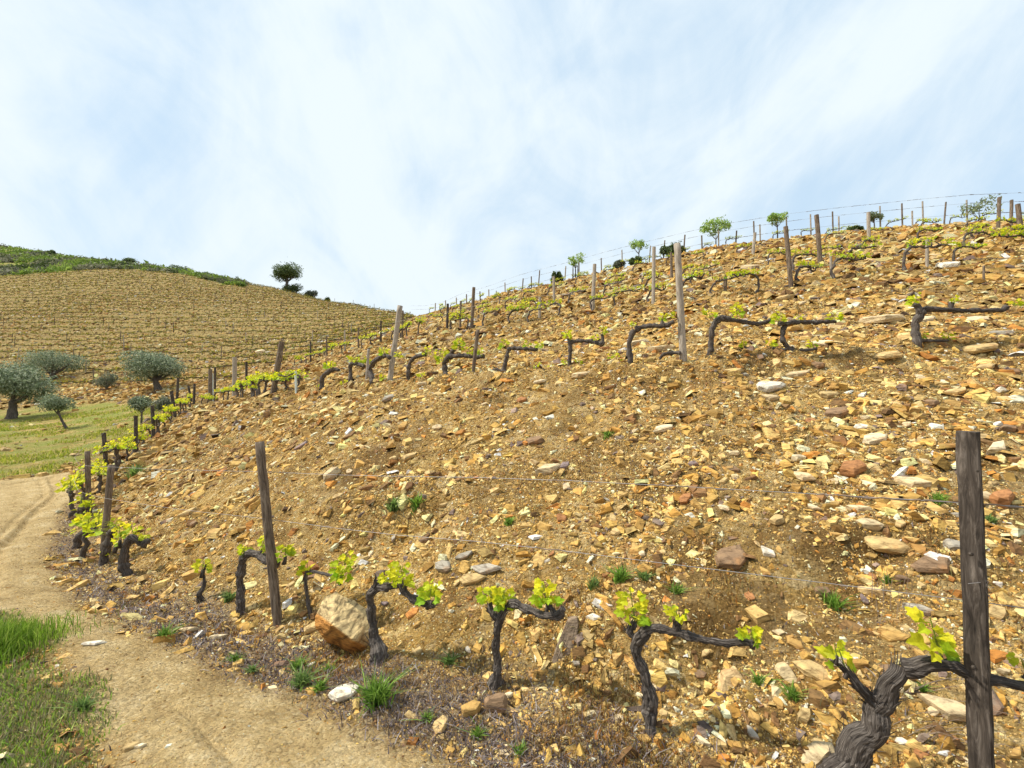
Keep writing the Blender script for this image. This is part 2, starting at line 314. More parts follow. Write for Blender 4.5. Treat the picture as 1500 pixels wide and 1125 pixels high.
def woodmat(name, dark, mid, light, sc=(30, 30, 4), dist=.006):
    m, t, P = mat(name); P.inputs['Roughness'].default_value = .9; P.inputs['Specular IOR Level'].default_value = .15
    co = N(t, 'ShaderNodeAttribute', attribute_name='tone').outputs['Vector']
    mp = N(t, 'ShaderNodeMapping'); mp.inputs['Scale'].default_value = sc; L(t, co, mp.inputs['Vector'])
    n = noise_node(t, 1.6, 8, .7, mp.outputs[0], .8); n2_ = noise_node(t, 3, 4, .6, co)
    c = ramp(t, n.outputs['Fac'], [(.34, dark), (.52, mid), (.7, light)])
    c = mixn(t, ramp(t, n2_.outputs['Fac'], [(.45, (0, 0, 0)), (.75, (.5, .5, .5))]), c, dark)
    L(t, c, P.inputs['Base Color']); L(t, bump(t, n.outputs['Fac'], dist, 1), P.inputs['Normal']); return m
MB_ = woodmat('vine bark', (.025, .020, .018), (.12, .10, .088), (.34, .295, .26), (75, 75, 7), .014)
MBA = woodmat('vine arm bark', (.022, .018, .016), (.10, .083, .074), (.30, .26, .23), (75, 75, 7), .012)
MP1 = woodmat('weathered post', (.05, .037, .028), (.18, .135, .10), (.34, .275, .215))
MP2 = woodmat('pale grey post', (.20, .17, .14), (.36, .31, .26), (.52, .46, .40))
MP3 = woodmat('dark stained post', (.022, .018, .016), (.075, .060, .050), (.22, .185, .16))
MPB = woodmat('white painted stake', (.45, .50, .50), (.6, .68, .66), (.75, .78, .75))
MT = woodmat('tree bark', (.04, .033, .028), (.12, .10, .085), (.22, .19, .16), (8, 8, 2), .03)
MTW = woodmat('dry twig', (.14, .10, .08), (.28, .21, .16), (.42, .34, .27))
MW, t, P = mat('wire'); P.inputs['Base Color'].default_value = (.32, .30, .30, 1); P.inputs['Metallic'].default_value = .5; P.inputs['Roughness'].default_value = .55

# ------------------------------------------------------------------ mesh building
class Mesh_:
    def __init__(s): s.v = []; s.f = []; s.n = 0; s.c = []; s.mi = []
    def add(s, v, f, col=(.5, .5, .5), m=0):
        v = np.asarray(v, float); s.v.append(v); s.f.extend([tuple(i + s.n for i in q) for q in f]); s.mi.extend([m] * len(f))
        s.n += len(v); s.c.append(np.tile(np.array([*col, 1.0]), (len(v), 1)) if np.ndim(col) == 1 else col)
        return s
    def build(s, name, mats, parent=None, smooth=False, origin=None):
        v = np.concatenate(s.v); o0 = np.zeros(3) if origin is None else np.asarray(origin, float); v = v - o0
        me = bpy.data.meshes.new(name); me.from_pydata(v.tolist(), [], s.f)
        for m in (mats if isinstance(mats, (list, tuple)) else [mats]): me.materials.append(m)
        if any(s.mi): me.polygons.foreach_set('material_index', s.mi)
        a = me.color_attributes.new('tone', 'FLOAT_COLOR', 'POINT'); a.data.foreach_set('color', np.concatenate(s.c).ravel())
        if smooth: me.polygons.foreach_set('use_smooth', [True] * len(me.polygons))
        me.update(); o = bpy.data.objects.new(name, me); COL.objects.link(o)
        if parent is not None: o.parent = parent
        elif origin is not None: o.location = o0
        return o
def big_mesh(name, v, faces_flat, sizes, col, m, smooth=False):
    me = bpy.data.meshes.new(name); nv, nl, nf = len(v), len(faces_flat), len(sizes)
    me.vertices.add(nv); me.vertices.foreach_set('co', np.asarray(v, np.float32).ravel())
    me.loops.add(nl); me.loops.foreach_set('vertex_index', np.asarray(faces_flat, np.int32))
    me.polygons.add(nf); st = np.concatenate([[0], np.cumsum(sizes)[:-1]]).astype(np.int32)
    me.polygons.foreach_set('loop_start', st)
    me.polygons.foreach_set('use_smooth', np.full(nf, smooth))
    a = me.color_attributes.new('tone' if name not in ('ground',) else 'zone', 'FLOAT_COLOR', 'POINT'); a.data.foreach_set('color', np.asarray(col, np.float32).ravel())
    me.materials.append(m); me.update(calc_edges=True)
    o = bpy.data.objects.new(name, me); COL.objects.link(o); return o
def crom(pts, rad, step):
    """resample a polyline with radii by Catmull-Rom"""
    P_ = np.asarray(pts, float); r = np.asarray(rad, float)
    Q = np.concatenate([[2 * P_[0] - P_[1]], P_, [2 * P_[-1] - P_[-2]]]); o, orr = [], []
    for i in range(len(P_) - 1):
        n = max(1, int(np.linalg.norm(P_[i + 1] - P_[i]) / step))
        for k in range(n):
            t_ = k / n; a, b, c, d = Q[i:i + 4]
            o.append(.5 * (2 * b + (c - a) * t_ + (2 * a - 5 * b + 4 * c - d) * t_ ** 2 + (3 * b - a - 3 * c + d) * t_ ** 3))
            orr.append(r[i] * (1 - t_) + r[i + 1] * t_)
    o.append(P_[-1]); orr.append(r[-1]); return np.array(o), np.array(orr)
def tube(mb, pts, rad, sides=8, knob=0.0, ridges=0, col=None, m=0, seed=0, cap=True, square=0):
    P_ = np.asarray(pts, float); n = len(P_); T = np.gradient(P_, axis=0); T /= np.linalg.norm(T, axis=1)[:, None] + 1e-9
    ref = np.array([.13, .97, .2]) if abs(T[0] @ np.array([.13, .97, .2])) < .9 else np.array([1., 0, 0])
    ph = np.linspace(0, 2 * math.pi, sides, endpoint=False); rr_ = random.Random(seed); V_ = []
    ph0 = [rr_.uniform(0, 6.28) for _ in range(4)]
    s = 0; C4 = []
    for i in range(n):
        a = ref - T[i] * (ref @ T[i]); a /= np.linalg.norm(a) + 1e-9; b = np.cross(T[i], a); ref = a
        r = rad[i] * np.ones(sides)
        if i: s += np.linalg.norm(P_[i] - P_[i - 1])
        if knob: r = r * (1 + knob * (math.sin(s / (rad[0] + .004) * 1.3 + ph0[0]) * .5 + np.array([rr_.uniform(-1, 1) for _ in range(sides)]) * .55 + np.sin(2 * ph + s * 22 + ph0[1]) * .35))
        if ridges: r = r * (1 + .16 * np.abs(np.sin(ridges * ph * .5 + s * 16 + ph0[2] + np.sin(s * 60) * .3)) - .08)
        if square: r = r * (1 + .14 * np.cos(4 * ph) ** 1)
        V_.append(P_[i] + np.outer(np.cos(ph) * r, a) + np.outer(np.sin(ph) * r, b)); C4.append(np.stack([np.cos(ph) * rad[0] + seed * .37, np.sin(ph) * rad[0], np.full(sides, s), np.ones(sides)], 1))
    V_ = np.concatenate(V_); fs = []
    for i in range(n - 1):
        for k in range(sides):
            k2 = (k + 1) % sides; fs.append((i * sides + k, i * sides + k2, (i + 1) * sides + k2, (i + 1) * sides + k))
    if cap: fs.append(tuple(range(sides - 1, -1, -1))); fs.append(tuple((n - 1) * sides + k for k in range(sides)))
    mb.add(V_, fs, np.concatenate(C4) if col is None else col, m)

LEAF5 = np.array([(0, 0), (-.30, -.10), (-.52, .12), (-.42, .36), (-.50, .62), (-.24, .66), (-.14, .88), (0, 1.02), (.14, .88), (.24, .66), (.50, .62), (.42, .36), (.52, .12), (.30, -.10)])
def leaf(mb, p, d, nrm, size, col, far=False, m=0):
    d = d / (np.linalg.norm(d) + 1e-9); nrm = nrm - d * (nrm @ d); nrm /= np.linalg.norm(nrm) + 1e-9; s = np.cross(d, nrm)
    if far:
        pts = np.array([(0, 0), (-.45, .45), (0, 1), (.45, .45)]); V_ = [p + size * (s * a + d * b + nrm * (.18 * abs(a))) for a, b in pts]
        mb.add(V_, [(0, 1, 2), (0, 2, 3)], col, m); return
    V_ = [p + size * (s * a + d * b + nrm * (.30 * abs(a) - .35 * (b - .4) ** 2)) for a, b in LEAF5]
    V_.append(p + size * (d * .35 - nrm * .02)); n = len(LEAF5)
    mb.add(V_, [(n, i, (i + 1) % n) for i in range(n)], col, m)
def leafcol(r, young=None):
    k = r.random() if young is None else min(1, max(0, young + r.uniform(-.35, .35)))
    a = np.array([.22, .46, .02]); b = np.array([.80, .72, .03]); c = a * (1 - k) + b * k; return tuple(c * r.uniform(.8, 1.15))
def shoot(mb, p, h, wd, ls, n, r, far=False):
    """a young vine shoot: short green stem with leaves in a tuft; materials: 0 leaf"""
    p = np.asarray(p, float); top = p + np.array([r.uniform(-.25, .25) * h, r.uniform(-.2, .2) * h, h])
    tube(mb, [p - (top - p) * .1, (p + top) / 2, top], [ls * .06, ls * .05, ls * .03], 5, col=(.30, .36, .06))
    for i in range(n):
        f = (i + .5) / n; c = p + (top - p) * f; a = r.uniform(0, 6.28)
        o = np.array([math.cos(a), math.sin(a), r.uniform(-.5, .8)])
        s0 = c; c = c + np.array([math.cos(a), math.sin(a), 0]) * wd * r.uniform(.1, .5)
        nr = np.array([r.uniform(-.7, .7), -1.0 + r.uniform(-.6, .6), .6])
        mb.add([s0, s0 + (0, 0, ls * .05), c], [(0, 1, 2)], (.35, .38, .07))
        leaf(mb, c, o, nr, ls * r.uniform(.6, 1.15) * (1 - .35 * f), leafcol(r, .35 + .55 * f), far)

def tag(o, label=None, cat=None, group=None, kind=None):
    if label: o['label'] = label
    if cat: o['category'] = cat
    if group: o['group'] = group
    if kind: o['kind'] = kind
    return o
def empty(name, loc):
    o = bpy.data.objects.new(name, None); COL.objects.link(o); o.location = loc; o.empty_display_size = .1; return o
ORD = 'first second third fourth fifth sixth seventh eighth ninth tenth eleventh twelfth thirteenth fourteenth fifteenth sixteenth seventeenth eighteenth nineteenth twentieth'.split()
TENS = {2: 'twenty', 3: 'thirty', 4: 'forty', 5: 'fifty', 6: 'sixty', 7: 'seventy', 8: 'eighty', 9: 'ninety'}
TENTH = {3: 'thirtieth', 4: 'fortieth', 5: 'fiftieth', 6: 'sixtieth', 7: 'seventieth', 8: 'eightieth', 9: 'ninetieth'}
def ordn(i):
    i += 1
    if i <= 20: return ORD[i - 1]
    h_ = ''
    if i >= 100: h_ = 'hundred and '; i -= 100
    if i == 0: return 'hundredth'
    if i <= 20: return h_ + ORD[i - 1]
    return h_ + (TENTH[i // 10] if i % 10 == 0 else TENS[i // 10] + '-' + ORD[i % 10 - 1])

# ------------------------------------------------------------------ ground
na, nr = len(AZ), len(LR)
idx = (np.arange(na)[:, None] * nr + np.arange(nr)[None, :])
q = np.stack([idx[:-1, :-1], idx[:-1, 1:], idx[1:, 1:], idx[1:, :-1]], -1).reshape(-1, 4)[:, ::-1]
# centre fan closes the disc under the camera
vv = np.stack([X, Y, ZZ], -1).reshape(-1, 3); cz = vv[idx[:, 0]][:, 2].mean()
vv = np.concatenate([vv, [[0, 0, cz]]]); ci = len(vv) - 1
tri = np.stack([np.full(na - 1, ci), idx[1:, 0], idx[:-1, 0]], -1)
zone = np.stack([m_path, m_lit, np.clip(m_lawn + m_field + m_scrub + .16 * m_far, 0, 1), np.clip(m_far + m_scrub, 0, 1)], -1).reshape(-1, 4)
zone = np.concatenate([zone, [[1, 0, 0, 0]]])
g = big_mesh('ground', vv, np.concatenate([q.ravel(), tri.ravel()]), np.concatenate([np.full(len(q), 4), np.full(len(tri), 3)]), zone, MG, True)
tag(g, kind='structure')

# ------------------------------------------------------------------ scree: the uncountable small stones
PAL = np.array([(.50, .325, .10), (.56, .405, .165), (.66, .51, .26), (.80, .70, .47), (.42, .19, .045), (.19, .11, .05), (.20, .155, .14), (.82, .79, .72), (.36, .205, .05), (.48, .32, .11)])
PALW = np.array([.21, .21, .13, .055, .035, .10, .035, .012, .12, .10]); PALW /= PALW.sum()
def flake(n, r, thick=.35, bottom=False):
    a = np.sort(r.uniform(0, 2 * np.pi, n) * .35 + np.linspace(0, 2 * np.pi, n, endpoint=False)); el = r.uniform(.45, .8)
    rad = r.uniform(.75, 1.1, n)
    lo = np.stack([np.cos(a) * rad, np.sin(a) * rad * el, np.full(n, -thick * .6)], 1)
    hi = lo * np.array([.78, .78, 1]) + np.stack([r.uniform(-.08, .08, n), r.uniform(-.08, .08, n), thick * 1.1 + r.uniform(-.16, .16, n)], 1)
    v = np.concatenate([lo, hi]); f = []
    for i in range(n):
        j = (i + 1) % n; f.append((i, j, n + j)); f.append((i, n + j, n + i))
    for i in range(1, n - 1): f.append((n, n + i, n + i + 1))
    if bottom: f.append(tuple(range(n - 1, -1, -1)))
    return v, f
def scatter(name, pos, size, tone, tilt, seed, thick=.35, lift=.15, m=None):
    r = np.random.RandomState(seed); nvar = 10; vs, fs, cs, off = [], [], [], 0
    e = .02 + .004 * np.hypot(pos[:, 0], pos[:, 1])
    nx = -(H(pos[:, 0] + e, pos[:, 1]) - H(pos[:, 0] - e, pos[:, 1])) / (2 * e); ny = -(H(pos[:, 0], pos[:, 1] + e) - H(pos[:, 0], pos[:, 1] - e)) / (2 * e)
    nrm = np.stack([nx * .7, ny * .7, np.ones_like(nx)], 1) + r.normal(0, 1, pos.shape) * tilt; nrm /= np.linalg.norm(nrm, axis=1)[:, None]
    var_ = r.randint(0, nvar, len(pos)); ang = r.uniform(0, 2 * np.pi, len(pos))
    for k in range(nvar):
        v, f = flake(r.randint(4, 7), r, thick * r.uniform(.5, 1.25)); f = np.array(f); s = np.where(var_ == k)[0]
        if not len(s): continue
        t1 = np.stack([np.cos(ang[s]), np.sin(ang[s]), np.zeros(len(s))], 1); n_ = nrm[s]
        a = t1 - n_ * (t1 * n_).sum(1)[:, None]; a /= np.linalg.norm(a, axis=1)[:, None]; b = np.cross(n_, a)
        st = size[s, None] * (1 + r.normal(0, .18, (len(s), 3))); sz = st[:, 2] * r.uniform(.6, 1.5, len(s))
        W = (pos[s] + n_ * (size[s] * lift * thick)[:, None])[:, None, :] + v[None, :, 0, None] * (a * st[:, :1])[:, None, :] + v[None, :, 1, None] * (b * st[:, 1:2])[:, None, :] + v[None, :, 2, None] * (n_ * sz[:, None])[:, None, :]
        vs.append(W.reshape(-1, 3)); cs.append(np.repeat(np.concatenate([tone[s], np.ones((len(s), 1))], 1), len(v), 0))
        fs.append((f[None] + (np.arange(len(s)) * len(v))[:, None, None] + off).reshape(-1, 3)); off += len(s) * len(v)
    v = np.concatenate(vs); f = np.concatenate(fs)
    return big_mesh(name, v, f.ravel(), np.full(len(f), 3), np.concatenate(cs), m or MS)
def sample(n, r, a0=-54, a1=54, r0=1.5, r1=170, pw=1.0):
    a = np.radians(r.uniform(a0, a1, n)); l = math.log(r0) + (math.log(r1) - math.log(r0)) * r.uniform(0, 1, n) ** pw
    rr = np.exp(l); x = rr * np.sin(a); y = rr * np.cos(a); return np.stack([x, y, H(x, y)], 1), rr
def tones(n, r, w=PALW, j=.12):
    t_ = PAL[r.choice(len(PAL), n, p=w)] * (1 + r.normal(0, j * 1.7, (n, 1))) * (1 + r.normal(0, .022, (n, 3))); return np.clip(t_ * np.array([1.03, 1.0, .93]), .02, .68)
r = np.random.RandomState(21)
pos, rr = sample(780000, r, r1=130, pw=.95); pos2, rr2 = sample(40000, r, -54, -16, 105, 185, 1.0); pos = np.concatenate([pos, pos2]); rr = np.concatenate([rr, rr2])
pth = mask(m_path, pos[:, 0], pos[:, 1]); gm_ = mask(np.clip(m_lawn + m_field + m_scrub, 0, 1), pos[:, 0], pos[:, 1]); lt = mask(m_lit, pos[:, 0], pos[:, 1])
clus = fbm(pos[:, 0], pos[:, 1], 1.2, 3, 77) + .5
keep = r.uniform(0, 1, len(pos)) < (1 - 1.0 * np.clip(pth * 1.6, 0, 1)) * (1 - .985 * gm_) * (1 - .6 * lt) * np.clip(.30 + 1.5 * clus, .22, 1) * np.where((rr > 45) & (pos[:, 0] < -8), .5, 1)
pos, rr = pos[keep], rr[keep]
szf = np.clip(1 + .9 * fbm(pos[:, 0], pos[:, 1], 1.6, 2, 78) + .25 * (pos[:, 0] > 1), .45, 2.4); szf = szf * (1 + .25 * np.clip((rr - 8) / 4, 0, 1)); size = np.maximum(.0040, rr * .00150) * (.80 + r.pareto(2.2, len(rr)) * .92 * szf); size = np.minimum(size, .035 + .012 * rr); size = np.minimum(size, .34)
p3_, r3_ = sample(60000, r, -54, 0, 1.5, 14, 1.0); k_ = mask(m_path, p3_[:, 0], p3_[:, 1]) > .4; p3_, r3_ = p3_[k_][:14000], r3_[k_][:14000]
pos = np.concatenate([pos, p3_]); rr = np.concatenate([rr, r3_]); size = np.concatenate([size, np.minimum(.0014 + .0004 * r3_ * (1 + r.pareto(2.4, len(r3_))), .018)])
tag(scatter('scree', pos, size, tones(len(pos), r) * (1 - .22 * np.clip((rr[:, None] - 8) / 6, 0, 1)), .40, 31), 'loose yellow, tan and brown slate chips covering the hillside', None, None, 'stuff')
# ------------------------------------------------------------------ vine rows: base points in plan, from the row lines seen in the photograph
LEAVES_DONE = 0
ROWPX = {
 1: [(1900, 1300), (1441, 1190), (955, 1066), (729, 999), (555, 963), (407, 912), (353, 897), (293, 881), (187, 843), (149, 827), (111, 803), (104, 770), (118, 745), (140, 720), (158, 697), (200, 662), (224, 640), (257, 612), (281, 594)],
 2: [(1700, 505), (1343, 502), (1158, 513), (1040, 520), (923, 532), (834, 533), (738, 546), (654, 550), (598, 556), (546, 560), (514, 561), (471, 568), (440, 574), (400, 578), (343, 586), (300, 596), (272, 602)],
 3: [(1640, 362), (1468, 377), (1278, 401), (1194, 412), (1126, 427), (1061, 431), (943, 445), (868, 457), (790, 468), (740, 474), (691, 480), (640, 488), (600, 494), (560, 502), (500, 518), (440, 534), (400, 545)],
}
ROW = {k: plan(p) for k, p in ROWPX.items()}
SKY = []
for u, Yd in ((1800, 24), (1500, 25), (1350, 27), (1200, 29), (1050, 32), (900, 36), (820, 39), (750, 42.5), (675, 51), (640, 62)):
    SKY.append(((u - CU) / F * Yd, Yd))
SKY = np.array(SKY)
def resamp(P_, step):
    d = np.concatenate([[0], np.cumsum(np.hypot(*np.diff(P_, axis=0).T))]); s = np.arange(0, d[-1], step)
    return np.stack([np.interp(s, d, P_[:, 0]), np.interp(s, d, P_[:, 1])], 1)
def byang(P_, n=60, lo=None, hi=None):
    a = np.arctan2(P_[:, 0], P_[:, 1]); o = np.argsort(a); a = a[o]; rr_ = np.hypot(P_[:, 0], P_[:, 1])[o]
    lo = a[0] if lo is None else lo; hi = a[-1] if hi is None else hi
    t_ = np.linspace(hi, lo, n); return t_, np.interp(t_, a, rr_)
ta_, r3 = byang(ROW[3], 80, math.atan(-150 / F)); _, rk = byang(SKY, 80, math.atan(-150 / F), ta_[0])
rk = np.interp(ta_, *[x_[::-1] for x_ in byang(SKY, 80)]); rk = smooth(rk[:, None], 0, 2.5)[:, 0]; r3 = np.interp(ta_, *[x_[::-1] for x_ in byang(ROW[3], 80)])
for i_, f_ in ((4, .26), (5, .5), (6, .75)):
    rm = np.exp(np.log(r3) * (1 - f_) + np.log(rk) * f_); ROW[i_] = np.stack([rm * np.sin(ta_), rm * np.cos(ta_)], 1)
ROW[7] = np.stack([rk * np.sin(ta_) * .99, rk * np.cos(ta_) * .99], 1)
ROWNAME = {1: 'lowest row beside the path', 2: 'row along the bank top', 3: 'third row up', 4: 'fourth row up', 5: 'fifth row up', 6: 'row below the skyline', 7: 'skyline row'}
ALLV = []        # (object, row, u, look)
BARKC = (.5, .5, .5)
def row_dir(row, p):
    Q = ROW[row]; d = np.hypot(Q[:, 0] - p[0], Q[:, 1] - p[1]); i = int(np.argmin(d)); a, b = Q[max(0, i - 1)], Q[min(len(Q) - 1, i + 1)]
    v_ = a - b; v_ = v_ / (np.linalg.norm(v_) + 1e-9); return v_ if v_[0] > -0.2 or row != 1 else v_
